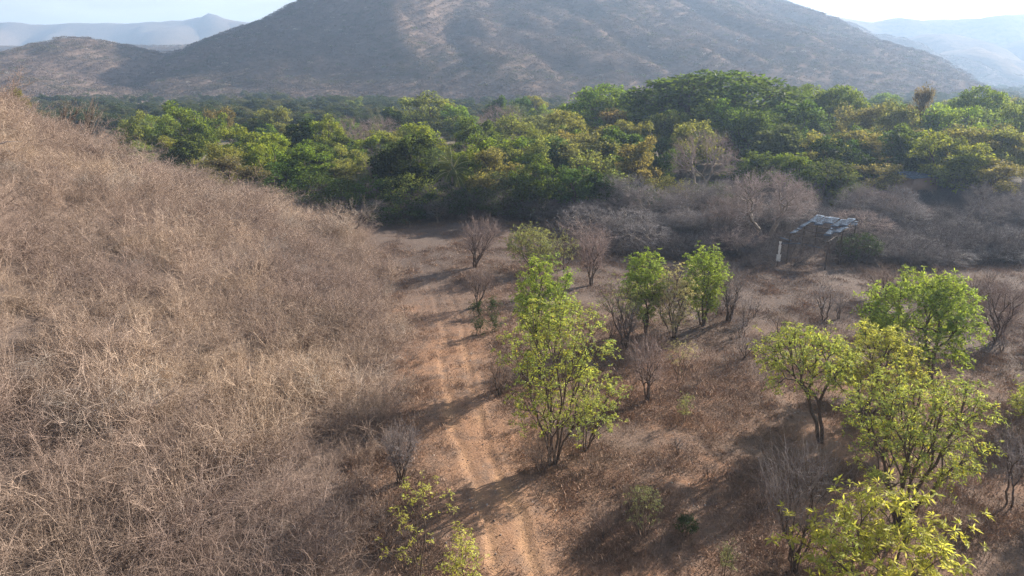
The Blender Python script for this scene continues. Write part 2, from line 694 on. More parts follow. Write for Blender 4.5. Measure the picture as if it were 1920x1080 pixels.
def mountain_h(x, y):
    wx = x + 22 * fbm(x / 90, y / 90, 4, 21)
    wy = y + 22 * fbm(x / 90, y / 90, 4, 31)
    d, side, _ = poly_dist(wx, wy, [(-52, 300), (-52, 500), (-95, 640), (-118, 760), (-80, 900), (0, 1020), (0, 1500)])
    r = np.hypot(wx - 0, wy - 1020)
    cone = 283 - 0.60 * r
    cone = np.minimum(cone, 215 + 0 * cone)
    leftw = np.clip((d * side + 10) / 35.0, 0, 1)
    cone = np.where(wy > 1020, cone, cone * leftw + (-60) * (1 - leftw))
    h = spur(wx, wy, A_CREST, 0.80, 0.54)
    h = smax(h, spur(wx, wy, [(-250, 990, 95), (-340, 955, 68), (-469, 900, 24), (-590, 850, -4)], 0.5, 0.45), 5)
    h = smax(h, cone, 5)
    b = spur(wx, wy, [(255, 620, -6), (215, 670, 18), (180, 705, 42), (80, 785, 86), (24, 825, 104), (10, 890, 150), (0, 980, 210)], 0.62, 0.60)
    dd = spur(wx, wy, [(245, 820, 22), (195, 895, 58), (142, 930, 86), (77, 955, 110), (20, 1010, 170)], 0.62, 0.60)
    c = spur(wx, wy, [(30, 1090, 215), (250, 1240, 205), (490, 1300, 140), (606, 1250, 98), (690, 1185, 62), (775, 1110, 22), (850, 1060, 6), (930, 1010, -8)], 0.5, 0.34)
    h = smax(h, smax(b, smax(dd, c, 5), 5), 5)
    gully = np.abs(fbm(x / 80 + 0.3 * y / 80, y / 260, 3, 41))
    h = h - (10 - 6 * leftw) * (1 - np.clip(gully * 3.2, 0, 1)) * np.clip(h / 60, 0, 1)
    h = h + 3.0 * fbm(x / 28, y / 28, 3, 51)
    return h - 3


def heightfield(name, x0, x1, y0, y1, step, fn, mat, label):
    xs, ys = np.arange(x0, x1 + step, step), np.arange(y0, y1 + step, step)
    X_, Y_ = np.meshgrid(xs, ys)
    Z_ = fn(X_.ravel(), Y_.ravel()).reshape(X_.shape)
    Z_ = np.maximum(Z_, -30.0)
    nx_, ny_ = len(xs), len(ys)
    i_, j_ = np.meshgrid(np.arange(nx_ - 1), np.arange(ny_ - 1))
    a = (j_ * nx_ + i_).ravel()
    f = np.stack([a, a + 1, a + nx_ + 1, a + nx_], 1)
    v = np.stack([X_.ravel(), Y_.ravel(), Z_.ravel()], 1)
    keep = (v[f][:, :, 2].max(1) > -8)
    f = f[keep]
    used = np.unique(f)
    rm = np.zeros(len(v), dtype=np.int64)
    rm[used] = np.arange(len(used))
    o_ = obj(name, mesh_np(name, v[used], rm[f], mat, True))
    o_['kind'] = 'structure'
    o_['label'] = label
    return o_


heightfield('mountain', -620, 980, 440, 1500, 6, mountain_h, M_HILL,
            'large steep mountain covered in bare woodland rising out of the top of the frame')


def bump_h(cx, cy, h, rx, ry, p=1.6, seed=3):
    def fn(x, y):
        q = np.hypot((x - cx) / rx, (y - cy) / ry)
        q = q + 0.10 * fbm(x / 60, y / 60, 3, seed)
        return h * (1.15 / (1 + np.abs(q * 1.15) ** (2 * p) * 1.1) - 0.15) - 3 + 2.5 * fbm(x / 25, y / 25, 3, seed + 1)
    return fn


small_hill_h = bump_h(-428, 720, 56, 150, 165, 1.0, 61)
heightfield('hill', -800, -170, 440, 1000, 7, small_hill_h, M_HILL, 'small rounded brown hill at the left edge behind the slope')


def mid_hill_h(x, y):
    return np.minimum(tent(x, y, [(-1100, 1500, 78), (-800, 1380, 74), (-560, 1420, 78), (-380, 1500, 70)], 0.4), 90) + 4 * fbm(x / 60, y / 60, 3, 71) - 3


heightfield('low_ridge', -1500, -100, 1150, 1800, 16, mid_hill_h, M_HILL, 'low sunlit scrub ridge in the gap between the small hill and the mountain')


def ridge_from_pixels(cols, Y0):
    pts = []
    for k, (px, py) in enumerate(cols):
        yy = Y0
        z = height_at(py, yy)
        pts.append((at(px, yy, z), yy, z))
    return pts


def far_ridge(name, cols, Y0, slope, sd, step, label, amp=60, depth=None):
    pts = ridge_from_pixels(cols, Y0)
    zmax = max(p[2] for p in pts)
    w = zmax / slope * 1.25 + 100

    def fn(x, y):
        wy = y + amp * 1.2 * fbm(x / (amp * 4), y / (amp * 9), 3, sd)
        h = tent(x, wy, pts, slope)
        spur = np.abs(fbm(x / (amp * 3.2) + 0.2 * y / amp / 3, y / (amp * 11), 3, sd + 9))
        fall = np.clip(np.abs(y - Y0) / (w * 0.25), 0, 1)
        h = h + amp * 0.75 * (np.clip(spur * 3, 0, 1) - 0.6) * fall
        return h + amp * 0.10 * fbm(x / amp, y / amp, 3, sd + 3) - 5
    xs = [p[0] for p in pts]
    heightfield(name, min(xs) - w * 0.3, max(xs) + w * 0.3, Y0 - w, Y0 + w * 0.5, step, fn, M_FAR, label)


far_ridge('far_ridge', [(-160, 34), (-60, 40), (0, 39), (60, 44), (95, 45), (130, 41), (190, 38), (230, 40), (300, 37),
                        (400, 36), (470, 40), (560, 46), (700, 60), (850, 80)], 2900, 0.36, 81, 26,
          'long hazy blue mountain ridge along the left skyline', 70)
far_ridge('far_peak', [(230, 60), (290, 40), (330, 33), (370, 28), (392, 21), (410, 29), (440, 35), (520, 40), (600, 60)], 2900, 0.5, 91, 30,
          'faint far peak with a pointed top above the blue ridge', 40)
far_ridge('right_ridge', [(1400, 10), (1500, 18), (1560, 25), (1630, 32), (1690, 25), (1740, 29), (1790, 30), (1860, 24), (1960, 22), (2100, 20), (2250, 26)],
          1650, 0.42, 101, 20, 'hazy ridge along the right skyline', 55)
far_ridge('right_foothill', [(1610, 140), (1690, 80), (1740, 58), (1790, 62), (1850, 92), (1930, 70), (2050, 60), (2200, 80)], 1400, 0.42, 111, 16,
          'rounded pale foothill in front of the right skyline ridge', 40)
far_ridge('lower_foothill', [(1720, 140), (1780, 96), (1830, 82), (1880, 94), (1940, 110), (2060, 90)], 1250, 0.42, 121, 14,
          'lowest hazy foothill at the right edge above the valley', 30)

# ------------------------------------------------------------------ haze
def make_haze():
    x0, x1, y0, y1, z0, z1 = -9500, 9500, -700, 10500, -32, 262
    v = np.array([(x, y, z) for z in (z0, z1) for y in (y0, y1) for x in (x0, x1)], float)
    f = np.array([[0, 2, 3, 1], [4, 5, 7, 6], [0, 1, 5, 4], [2, 6, 7, 3], [0, 4, 6, 2], [1, 3, 7, 5]])
    m, n, l = new_mat('haze_air')
    out = n.new('ShaderNodeOutputMaterial')
    pv = n.new('ShaderNodeVolumePrincipled')
    pv.inputs['Color'].default_value = (0.50, 0.70, 1.0, 1)
    pv.inputs['Density'].default_value = HAZE
    pv.inputs['Anisotropy'].default_value = 0.36
    l.new(pv.outputs[0], out.inputs['Volume'])
    o_ = obj('haze', mesh_np('haze', v, f, m))
    o_['kind'] = 'stuff'
    o_['label'] = 'pale bluish haze filling the valley air'
    return o_


make_haze()

# ------------------------------------------------------------------ scattering of masses (geometry nodes)
def scatter(name, label, protos, P, scl, rot, idx):
    """one object; instances of the meshes in protos on the points P"""
    pc = bpy.data.collections.new(name + '_sources')
    for k, me in enumerate(protos):
        so = bpy.data.objects.new('%s_source_%02d' % (name, k), me)
        pc.objects.link(so)
    me = bpy.data.meshes.new(name)
    me.vertices.add(len(P))
    me.vertices.foreach_set('co', np.ascontiguousarray(P, dtype=np.float32).ravel())
    a = me.attributes.new('scl', 'FLOAT_VECTOR', 'POINT')
    a.data.foreach_set('vector', np.ascontiguousarray(scl, dtype=np.float32).ravel())
    a = me.attributes.new('rot', 'FLOAT_VECTOR', 'POINT')
    a.data.foreach_set('vector', np.ascontiguousarray(rot, dtype=np.float32).ravel())
    a = me.attributes.new('idx', 'INT', 'POINT')
    a.data.foreach_set('value', np.ascontiguousarray(idx, dtype=np.int32))
    o_ = obj(name, me)
    ng = bpy.data.node_groups.new(name, 'GeometryNodeTree')
    ng.interface.new_socket('Geometry', in_out='INPUT', socket_type='NodeSocketGeometry')
    ng.interface.new_socket('Geometry', in_out='OUTPUT', socket_type='NodeSocketGeometry')
    N, L = ng.nodes, ng.links
    gi, go = N.new('NodeGroupInput'), N.new('NodeGroupOutput')
    ci = N.new('GeometryNodeCollectionInfo')
    ci.inputs['Collection'].default_value = pc
    ci.inputs['Separate Children'].default_value = True
    ci.inputs['Reset Children'].default_value = True
    ip = N.new('GeometryNodeInstanceOnPoints')
    ip.inputs['Pick Instance'].default_value = True

    def attr(nm, ty):
        q = N.new('GeometryNodeInputNamedAttribute')
        q.data_type = ty
        q.inputs['Name'].default_value = nm
        return [s for s in q.outputs if s.enabled and s.name == 'Attribute'][0]
    L.new(gi.outputs[0], ip.inputs['Points'])
    L.new(ci.outputs[0], ip.inputs['Instance'])
    L.new(attr('idx', 'INT'), ip.inputs['Instance Index'])
    L.new(attr('rot', 'FLOAT_VECTOR'), ip.inputs['Rotation'])
    L.new(attr('scl', 'FLOAT_VECTOR'), ip.inputs['Scale'])
    L.new(ip.outputs[0], go.inputs[0])
    md = o_.modifiers.new('scatter', 'NODES')
    md.node_group = ng
    o_['kind'] = 'stuff'
    o_['label'] = label
    return o_


def in_view(P, margin=0.06, zpad=4.0):
    D = P[:, 1] * CP + (CAM_H - P[:, 2]) * SP
    u = P[:, 0] / np.maximum(D, 0.1)
    v = ((CAM_H - P[:, 2] - zpad) * CP - P[:, 1] * SP) / np.maximum(D, 0.1)
    return (D > 4) & (np.abs(u) < 0.75 + margin + 2.0 / np.maximum(D, 1)) & (v < 0.45 + margin)


def spin(r, n, tilt=0.0):
    return np.stack([r.normal(size=n) * tilt, r.normal(size=n) * tilt, r.uniform(0, 2 * math.pi, n)], 1)


# --- dry thicket on the left hillside
def bush_mesh(seed, n_stem=13, h=2.3, rad=1.25, twigs=5, mat=None, rt=0.010):
    r = np.random.default_rng(seed)
    segs = []
    for _ in range(n_stem):
        a = r.uniform(0, 2 * math.pi)
        lean = r.uniform(0.05, 1.25)
        d = unit(np.array([math.cos(a) * lean, math.sin(a) * lean, 1.0]))
        p = np.array([math.cos(a), math.sin(a), 0]) * r.uniform(0, 0.25)
        L = h * r.uniform(0.6, 1.05)
        n = 5
        rr = rt * 1.9
        for k in range(n):
            d = unit(d + r.normal(size=3) * 0.16 + np.array([math.cos(a), math.sin(a), 0]) * 0.08)
            q = p + d * L / n
            segs.append(np.concatenate([p, q, [rr, rr * 0.82]]))
            rr *= 0.82
            if k >= 1:
                for _t in range(twigs):
                    dd = unit(d * 0.5 + rand_dirs(r, 1)[0] * 0.9 + np.array([0, 0, 0.25]))
                    b = p + (q - p) * r.random()
                    l1 = r.uniform(0.22, 0.62) * rad * 0.6
                    m_ = b + dd * l1
                    segs.append(np.concatenate([b, m_, [rt * 0.62, rt * 0.45]]))
                    dd2 = unit(dd + r.normal(size=3) * 0.5)
                    segs.append(np.concatenate([m_, m_ + dd2 * l1 * 0.9, [rt * 0.45, rt * 0.25]]))
            p = q
    v, f = tubes(np.array(segs), 3)
    return mesh_np('dry_bush', v, f, mat)


BUSHES = [bush_mesh(100 + k, n_stem=int(11 + k % 4), h=2.1 + 0.12 * k, twigs=8, mat=M_TWIGTAN, rt=0.0098) for k in range(9)]


def hill_points():
    r = np.random.default_rng(5)
    out = []
    st = 1.22
    xs = np.arange(-150, -4, st)
    ys = np.arange(12, 175, st)
    X_, Y_ = np.meshgrid(xs, ys)
    P = np.stack([X_.ravel(), Y_.ravel()], 1) + r.uniform(-0.5, 0.5, (X_.size, 2)) * st
    D = np.hypot(P[:, 0], P[:, 1])
    keep = r.random(len(P)) < np.clip(1.25 - D / 190, 0.3, 1.0)
    P = P[keep]
    d = hill_in(P[:, 0], P[:, 1])
    edge = 0.2 + 1.2 * fbm(P[:, 0] / 3.0, P[:, 1] / 3.0, 3, 77)
    gap = fbm(P[:, 0] / 5.0, P[:, 1] / 5.0, 3, 78)
    m = (d > edge) & (gap > -0.85)
    P = P[m]
    d = d[m]
    P3 = np.stack([P[:, 0], P[:, 1], terrain(P[:, 0], P[:, 1]) - 0.05], 1)
    v = in_view(P3)
    return P3[v], d[v]


HP, HD = hill_points()
r_ = np.random.default_rng(6)
n_ = len(HP)
far_ = np.clip(np.hypot(HP[:, 0], HP[:, 1]) / 70, 0.9, 1.5)
s_ = r_.uniform(0.6, 1.15, n_) * np.clip(0.6 + HD * 0.14, 0.6, 1.0) * (1 + 0.5 * fbm(HP[:, 0] / 4.5, HP[:, 1] / 4.5, 2, 79)) * r_.choice([0.7, 1.0, 1.35], n_, p=[.3, .5, .2])
scatter('dry_thicket', 'dense tan and grey leafless thicket covering the whole left hillside', BUSHES, HP,
        np.stack([s_ * far_ * 1.12, s_ * far_ * 1.12, s_ * r_.uniform(0.75, 1.15, n_)], 1), spin(r_, n_, 0.10), r_.integers(0, 9, n_))

# a few taller pale dead stems standing out of the thicket
# --- dry leaf litter and low dead stalks on the ground
def litter_mesh(seed, kind):
    r = np.random.default_rng(seed)
    if kind == 'leaf':
        n = 190
        c = np.stack([r.normal(size=n) * 0.55, r.normal(size=n) * 0.55, r.uniform(0.0, 0.05, n)], 1)
        v, f = leaves(c, rand_dirs(r, n) * [1, 1, 0.35], rand_dirs(r, n) + [0, 0, 1.2], r.uniform(0.025, 0.07, n), r.uniform(0.015, 0.04, n))
        return v, f
    n = 60
    a = r.uniform(0, 2 * math.pi, n)
    b = np.stack([r.normal(size=n) * 0.35, r.normal(size=n) * 0.35, np.zeros(n) - 0.02], 1)
    d = unit(np.stack([np.cos(a) * 0.6, np.sin(a) * 0.6, r.uniform(0.5, 1.3, n)], 1))
    L = r.uniform(0.08, 0.28, n)
    return leaves(b, d, rand_dirs(r, n), L, L * 0.07 + 0.008, 0.1)


M_LITTER = wood_material('dead_leaf', (0.24, 0.155, 0.11), (0.37, 0.25, 0.18), 2.0, 0.35)
M_STRAW = wood_material('straw', (0.27, 0.18, 0.125), (0.39, 0.27, 0.195), 2.0, 0.3)
M_DARKLITTER = wood_material('dark_litter', (0.15, 0.105, 0.08), (0.23, 0.16, 0.115), 2.0, 0.3)
LIT = []
for k in range(8):
    v, f = litter_mesh(300 + k, 'leaf' if k < 5 else 'straw')
    LIT.append(mesh_np('litter', v, f, (M_LITTER, M_LITTER, M_DARKLITTER, M_LITTER, M_DARKLITTER, M_STRAW, M_STRAW, M_LITTER)[k]))
r_ = np.random.default_rng(8)
N = 30000
yy = 14 + 100 * r_.random(N) ** 1.3
xx = -16 + r_.random(N) * (0.86 * yy + 26)
tt = np.abs(track_info(xx, yy))
cl = fbm(xx / 2.2, yy / 2.2, 3, 88)
keep = (hill_in(xx, yy) < 3) & (r_.random(N) < np.clip(0.15 + cl * 1.6 + 0.45, 0.08, 1)) & ((np.abs(tt - 0.8) > 0.4) | (r_.random(N) < 0.1)) & ((tt > 2.6) | (yy > 66) | (r_.random(N) < 0.35))
xx, yy = xx[keep], yy[keep]
P = np.stack([xx, yy, terrain(xx, yy) + 0.01], 1)
P = P[in_view(P)]
n_ = len(P)
s_ = r_.uniform(0.6, 1.6, n_)
scatter('dry_litter', 'dead leaves, straw and low dry stalks strewn over the bare earth', LIT, P, np.stack([s_, s_, s_], 1), spin(r_, n_), r_.integers(0, 8, n_))

# --- low dead weeds
M_WEED = wood_material('dead_weed', (0.20, 0.135, 0.10), (0.34, 0.24, 0.17), 2.0, 0.35)
WEED = [bush_mesh(170 + k, n_stem=9, h=2.0, twigs=3, mat=M_WEED, rt=0.03) for k in range(4)]
N = 6000
yy = 15 + 82 * r_.random(N) ** 1.2
xx = -9 + r_.random(N) * (0.86 * yy + 20)
tt = np.abs(track_info(xx, yy))
cl = fbm(xx / 3.5, yy / 3.5, 3, 98)
keep = (hill_in(xx, yy) < 1) & (cl > 0.02) & ((tt > 1.9) | (yy > 68))
xx, yy = xx[keep], yy[keep]
P = np.stack([xx, yy, terrain(xx, yy) - 0.01], 1)
P = P[in_view(P)]
n_ = len(P)
s_ = 0.06 + 0.16 * r_.random(n_) ** 2
scatter('dead_weeds', 'low dead weeds and dry grass clumps dotted over the open ground', WEED, P, np.stack([s_, s_, s_], 1), spin(r_, n_, 0.2), r_.integers(0, 4, n_))

# --- pebbles and pale stones
def pebble_mesh(seed):
    r = np.random.default_rng(seed)
    t = (1 + 5 ** 0.5) / 2
    v = unit(np.array([(-1, t, 0), (1, t, 0), (-1, -t, 0), (1, -t, 0), (0, -1, t), (0, 1, t), (0, -1, -t), (0, 1, -t), (t, 0, -1), (t, 0, 1), (-t, 0, -1), (-t, 0, 1)], float))
    v = v * r.uniform(0.65, 1.2, (12, 1)) * [1.0, r.uniform(0.6, 0.9), r.uniform(0.4, 0.7)]
    f = np.array([(0, 11, 5), (0, 5, 1), (0, 1, 7), (0, 7, 10), (0, 10, 11), (1, 5, 9), (5, 11, 4), (11, 10, 2), (10, 7, 6), (7, 1, 8), (3, 9, 4), (3, 4, 2), (3, 2, 6), (3, 6, 8), (3, 8, 9), (4, 9, 5), (2, 4, 11), (6, 2, 10), (8, 6, 7), (9, 8, 1)])
    return v, f


M_STONE = wood_material('stone', (0.40, 0.34, 0.29), (0.62, 0.57, 0.52), 1.5, 0.3)
M_STONEDARK = wood_material('dark_stone', (0.12, 0.09, 0.075), (0.24, 0.18, 0.15), 1.5, 0.3)
PEB = []
for k in range(6):
    v, f = pebble_mesh(400 + k)
    PEB.append(mesh_np('pebble', v, f, M_STONE if k < 3 else M_STONEDARK))
N = 5200
yy = 16 + 80 * r_.random(N) ** 1.3
xx = -9 + r_.random(N) * (0.85 * yy + 14)
keep = hill_in(xx, yy) < 1
xx, yy = xx[keep], yy[keep]
P = np.stack([xx, yy, terrain(xx, yy) + 0.0], 1)
n_ = len(P)
s_ = 0.022 + 0.07 * r_.random(n_) ** 4
scatter('pebbles', 'small pale and dark stones scattered over the bare ground and track', PEB, P, np.stack([s_, s_, s_], 1), spin(r_, n_), r_.integers(0, 6, n_))

# --- bare woodland on the mountains: small twiggy crowns
def crown_puff(seed, n, mat, ws=0.5, hs=1.0, size=0.30):
    r = np.random.default_rng(seed)
    d = rand_dirs(r, n)
    d[:, 2] = np.abs(d[:, 2])
    c = d * (0.35 + 0.65 * r.random((n, 1)) ** 0.5) * [ws, ws, hs * 0.55] + [0, 0, hs * 0.42]
    v, f = leaves(c, d + rand_dirs(r, n) * 0.8, rand_dirs(r, n), np.full(n, size) * r.uniform(0.6, 1.3, n), np.full(n, size * 0.5), 0.1)
    tv, tf = tubes(np.array([[0, 0, -0.15, 0, 0, hs * 0.6, 0.03, 0.02]]), 3)
    f2 = np.concatenate([tf[:, [0, 1, 2]], tf[:, [0, 2, 3]]]) + len(v)
    return mesh_np('crown_puff', np.concatenate([v, tv]), np.concatenate([f, f2]), mat)


M_MTWIG = wood_material('mountain_twig', (0.17, 0.13, 0.11), (0.25, 0.19, 0.16), 1.0, 0.22,
                        [((0.13, 0.13, 0.075), 0.012, 0.50, 0.62, 0.6)])
M_MPALE = wood_material('mountain_pale_twig', (0.38, 0.33, 0.27), (0.48, 0.42, 0.35), 1.0, 0.25)
M_MGREEN = leaf_material('mountain_leaf', (0.09, 0.11, 0.035), 0.3, (1.2, 1.1, 0.6), 0.5)
PUFF = [crown_puff(500 + k, 44, (M_MTWIG, M_MTWIG, M_MTWIG, M_MTWIG, M_MPALE, M_MGREEN)[k], 0.55, 0.9, 0.22) for k in range(6)]


def field_points(r, n, x0, x1, y0, y1, fn, zmin=0.5):
    x, y = r.uniform(x0, x1, n), r.uniform(y0, y1, n)
    z = fn(x, y)
    m = z > zmin
    P_ = np.stack([x, y, z], 1)[m]
    return P_[in_view(P_)]


r_ = np.random.default_rng(9)
MP = np.concatenate([field_points(r_, 100000, -620, 960, 440, 1350, mountain_h, -2.9),
                     field_points(r_, 8000, -760, -190, 480, 800, small_hill_h),
                     field_points(r_, 9000, -1100, -330, 1250, 1520, mid_hill_h)])
n_ = len(MP)
s_ = r_.uniform(2.8, 5.6, n_)
ix = r_.choice(6, n_, p=[0.235, 0.235, 0.235, 0.235, 0.03, 0.03])
s_ = np.where(ix == 4, s_ * 0.8, s_)
scatter('mountain_woodland', 'leafless woodland mass covering the mountain and hills behind the valley', PUFF, MP - [0, 0, 0.4],
        np.stack([s_ * 1.1, s_ * 1.1, s_ * 0.6], 1), spin(r_, n_), ix)

# ------------------------------------------------------------------ forest trees
def canopy(seed, kind):
    """unit tree 10 m tall, crown about 10 m wide; returns (trunk mesh, crown mesh)"""
    r = np.random.default_rng(seed)
    if kind == 'dense':
        lob = shell_points(r, 14, 0, 0, 5.2, 3.2, 3.2, 3.4, 0.8, -0.8)
        t = np.concatenate([shell_points(r, 7, c[0], c[1], c[2], 1.35, 1.35, 1.1, 0.7, -0.6) for c in lob])
        nl, cs, sz = 125, 0.66, 0.36
    elif kind == 'round':
        lob = shell_points(r, 13, 0, 0, 5.3, 3.3, 3.3, 3.4, 0.45, -0.9)
        t = np.concatenate([shell_points(r, 8, c[0], c[1], c[2], q_, q_, q_ * 0.85, 0.5, -0.6) for c, q_ in zip(lob, r.uniform(0.9, 2.0, 13))])
        nl, cs, sz = 85, 0.58, 0.30
    elif kind == 'umbrella':
        t = []
        for _ in range(95):
            a, q = r.uniform(0, 2 * math.pi), r.random() ** 0.5
            t.append([4.7 * q * math.cos(a), 4.7 * q * math.sin(a), 9.2 - 2.7 * q * q - r.choice([0, 0.9, 1.9], p=[.5, .3, .2]) + r.normal() * 0.15])
        t = np.concatenate([np.array(t), shell_points(r, 45, 0, 0, 4.6, 3.4, 3.4, 3.2, 0.5, -0.7)])
        nl, cs, sz = 80, 0.58, 0.30
    elif kind == 'airy':
        lob = shell_points(r, 15, 0, 0, 5.4, 3.5, 3.5, 3.7, 0.45, -0.8)
        t = np.concatenate([shell_points(r, 10, c[0], c[1], c[2], 1.35, 1.35, 1.1, 0.3, -0.6) for c in lob])
        nl, cs, sz = 50, 0.55, 0.29
    elif kind == 'scrub':
        t = shell_points(r, 80, 0, 0, 4.6, 4.4, 4.4, 4.9, 0.45, -0.7)
        nl, cs, sz = 50, 0.75, 0.30
    segs, tips = skeleton(r, (0, 0, 0), t, 1 if kind != 'scrub' else 5, 2.0 if kind != 'dense' else 1.4, 0.022, 0.47, 0.06, 0.4)
    tv, tf = tubes(segs, 5)
    C, D = [], []
    for c in t:
        m = int(nl * r.uniform(0.6, 1.3))
        dd = rand_dirs(r, m)
        q = r.random((m, 1)) ** 0.4
        flat = 0.6 if kind in ('umbrella',) else 0.85
        C.append(c + dd * q * cs * r.uniform(0.75, 1.25) * [1.15, 1.15, flat])
        D.append(dd + rand_dirs(r, m) * 0.7 + [0, 0, -0.15])
    C, D = np.concatenate(C), np.concatenate(D)
    up = rand_dirs(r, len(C)) * 0.8 + [0, 0, 0.9]
    L = sz * r.uniform(0.6, 1.35, len(C))
    lv, lf = leaves(C, D, up, L, L * 0.55)
    return mesh_np('trunk', tv, tf, M_BARK), mesh_np('crown', lv, lf, M_LEAF)


def bare_tree(seed, shape, twig_mat, n_tip=260, stems=1, trunk=1.6, extra=4, rt=0.016):
    """unit leafless tree 10 m tall"""
    r = np.random.default_rng(seed)
    if shape == 'round':
        t = shell_points(r, n_tip, 0, 0, 5.6, 4.6, 4.6, 4.2, 0.5, -0.45)
    elif shape == 'vase':
        z = r.uniform(0.35, 1.0, n_tip)
        a = r.uniform(0, 2 * math.pi, n_tip)
        q = r.random(n_tip) ** 0.5 * (0.8 + 3.6 * z)
        t = np.stack([q * np.cos(a), q * np.sin(a), z * 9.6 * (1 - 0.012 * q * q)], 1)
    else:
        t = shell_points(r, n_tip, 0, 0, 6.0, 3.0, 3.0, 4.0, 0.3, -0.7)
    segs, tips = skeleton(r, (0, 0, 0), t, stems, trunk, rt, 0.46, 0.07, 0.4)
    n = len(t)
    ex = []
    for k in range(extra):
        for h_ in range(2):
            b = t - tips * r.uniform(0.0, 1.2, (n, 1))
            d = unit(tips + rand_dirs(r, n) * 0.85 + [0, 0, 0.2])
            L = r.uniform(0.4, 1.15, (n, 1))
            m_ = b + d * L * 0.5
            d2 = unit(d + r.normal(size=(n, 3)) * 0.35)
            e = m_ + d2 * L * 0.5
            ex.append(np.concatenate([b, m_, np.full((n, 1), rt * 0.6), np.full((n, 1), rt * 0.45)], 1))
            ex.append(np.concatenate([m_, e, np.full((n, 1), rt * 0.45), np.full((n, 1), rt * 0.25)], 1))
    thick = segs[:, 6] > rt * 2.6
    tv, tf = tubes(segs[thick], 5)
    cv, cf = tubes(np.concatenate([segs[~thick]] + ex), 3)
    return mesh_np('trunk', tv, tf, M_BARKPALE), mesh_np('crown', cv, cf, twig_mat), t, tips


KIT = {}
for kind, seeds in (('dense', 2), ('round', 4), ('umbrella', 2), ('airy', 4), ('scrub', 3)):
    KIT[kind] = [canopy(600 + 17 * len(kind) + s, kind) for s in range(seeds)]
M_BAREGREY = wood_material('grey_twig', (0.19, 0.172, 0.17), (0.33, 0.30, 0.295), 1.2, 0.2)
KIT['bare'] = [bare_tree(700 + s, ('round', 'round', 'vase', 'tall')[s], M_TWIG if s % 2 else M_BAREGREY)[:2] for s in range(4)]
KIT['pink'] = [bare_tree(710 + s, ('round', 'round', 'vase')[s], M_TWIGPINK)[:2] for s in range(3)]

# --- distant valley woods
M_DW = leaf_material('distant_leaf', (0.08, 0.11, 0.045), 0.3, (1.2, 1.1, 0.6), 0.5)
M_DW2 = leaf_material('distant_olive_leaf', (0.14, 0.15, 0.07), 0.3, (1.2, 1.1, 0.6), 0.5)
DPUFF = []
for k_, (kd_, q_) in enumerate((('round', 0), ('dense', 0), ('round', 1), ('airy', 0), ('umbrella', 0), ('round', 2))):
    me_ = KIT[kd_][q_][1].copy()
    me_.materials[0] = (M_DW, M_DW, M_DW2, M_DW2, M_DW, M_DW2)[k_]
    DPUFF.append(me_)
N = 8000
yy = 235 + (r_.random(N)) * 900
xx = r_.uniform(-0.82, 0.82, N) * yy * 1.0
hd = hill_in(xx, yy)
lane = (xx < -135) & (xx > -215) & (yy > 405) & (yy < 432)
mh = np.maximum(np.maximum(mountain_h(xx, yy), small_hill_h(xx, yy)), mid_hill_h(xx, yy))
keep = (hd < -8) & (~lane) & (mh < 6) & (r_.random(N) < np.clip(1.3 - yy / 900, 0.25, 1))
xx, yy = xx[keep], yy[keep]
P = np.stack([xx, yy, terrain(xx, yy) - 0.4], 1)
P = P[in_view(P)]
n_ = len(P)
s_ = 0.13 * r_.uniform(3.5, 7.0, n_) * (1 + 0.5 * fbm(P[:, 0] / 40, P[:, 1] / 40, 2, 123))
scatter('distant_woods', 'dark green and olive woods on the valley floor at the foot of the mountain', DPUFF, P,
        np.stack([s_ * 1.3, s_ * 1.3, s_ * 0.9], 1), spin(r_, n_), r_.choice(6, n_, p=[.24, .2, .16, .12, .14, .14]))


KIT['pale'] = [bare_tree(721, 'round', M_TWIGPALE, 430, 2, 1.2, 5, 0.018)[:2]]
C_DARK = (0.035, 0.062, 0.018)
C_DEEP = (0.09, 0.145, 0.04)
C_GREEN = (0.16, 0.23, 0.05)
C_LIME = (0.22, 0.29, 0.06)
C_OLIVE = (0.22, 0.24, 0.095)
C_GOLD = (0.215, 0.225, 0.095)
C_BROWN = (0.20, 0.16, 0.10)
C_BLUE = (0.085, 0.125, 0.065)
count = {}


def forest_tree(px, top, wpx, Yd, kind, color, label, group=None, name=None, zbase=None, hmul=1.0):
    x = at(px, Yd, 8)
    zb = tz(x, Yd) if zbase is None else zbase
    zt = height_at(top, Yd)
    H = max(zt - zb, 1.5) * hmul
    D = Yd * CP + (CAM_H - zt) * SP
    W = 1.3 * wpx / 1280.0 * D
    rr = np.random.default_rng(int(px * 7 + top * 13 + Yd))
    k = count.get(kind, 0)
    count[kind] = k + 1
    tm, cm = KIT[kind][k % len(KIT[kind])]
    nm = name or ('bare_tree' if kind in ('bare', 'pink', 'pale') else 'broadleaf_tree')
    t = thing(nm, label, 'tree', (x, Yd, zb - 0.05), group, rr.uniform(0, 6.28), (W / 10.0, W / 10.0, H / 10.0))
    obj('trunk', tm, t)
    c = obj('crown', cm, t)
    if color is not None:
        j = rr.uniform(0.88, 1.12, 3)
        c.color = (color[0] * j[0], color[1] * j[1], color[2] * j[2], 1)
    return t


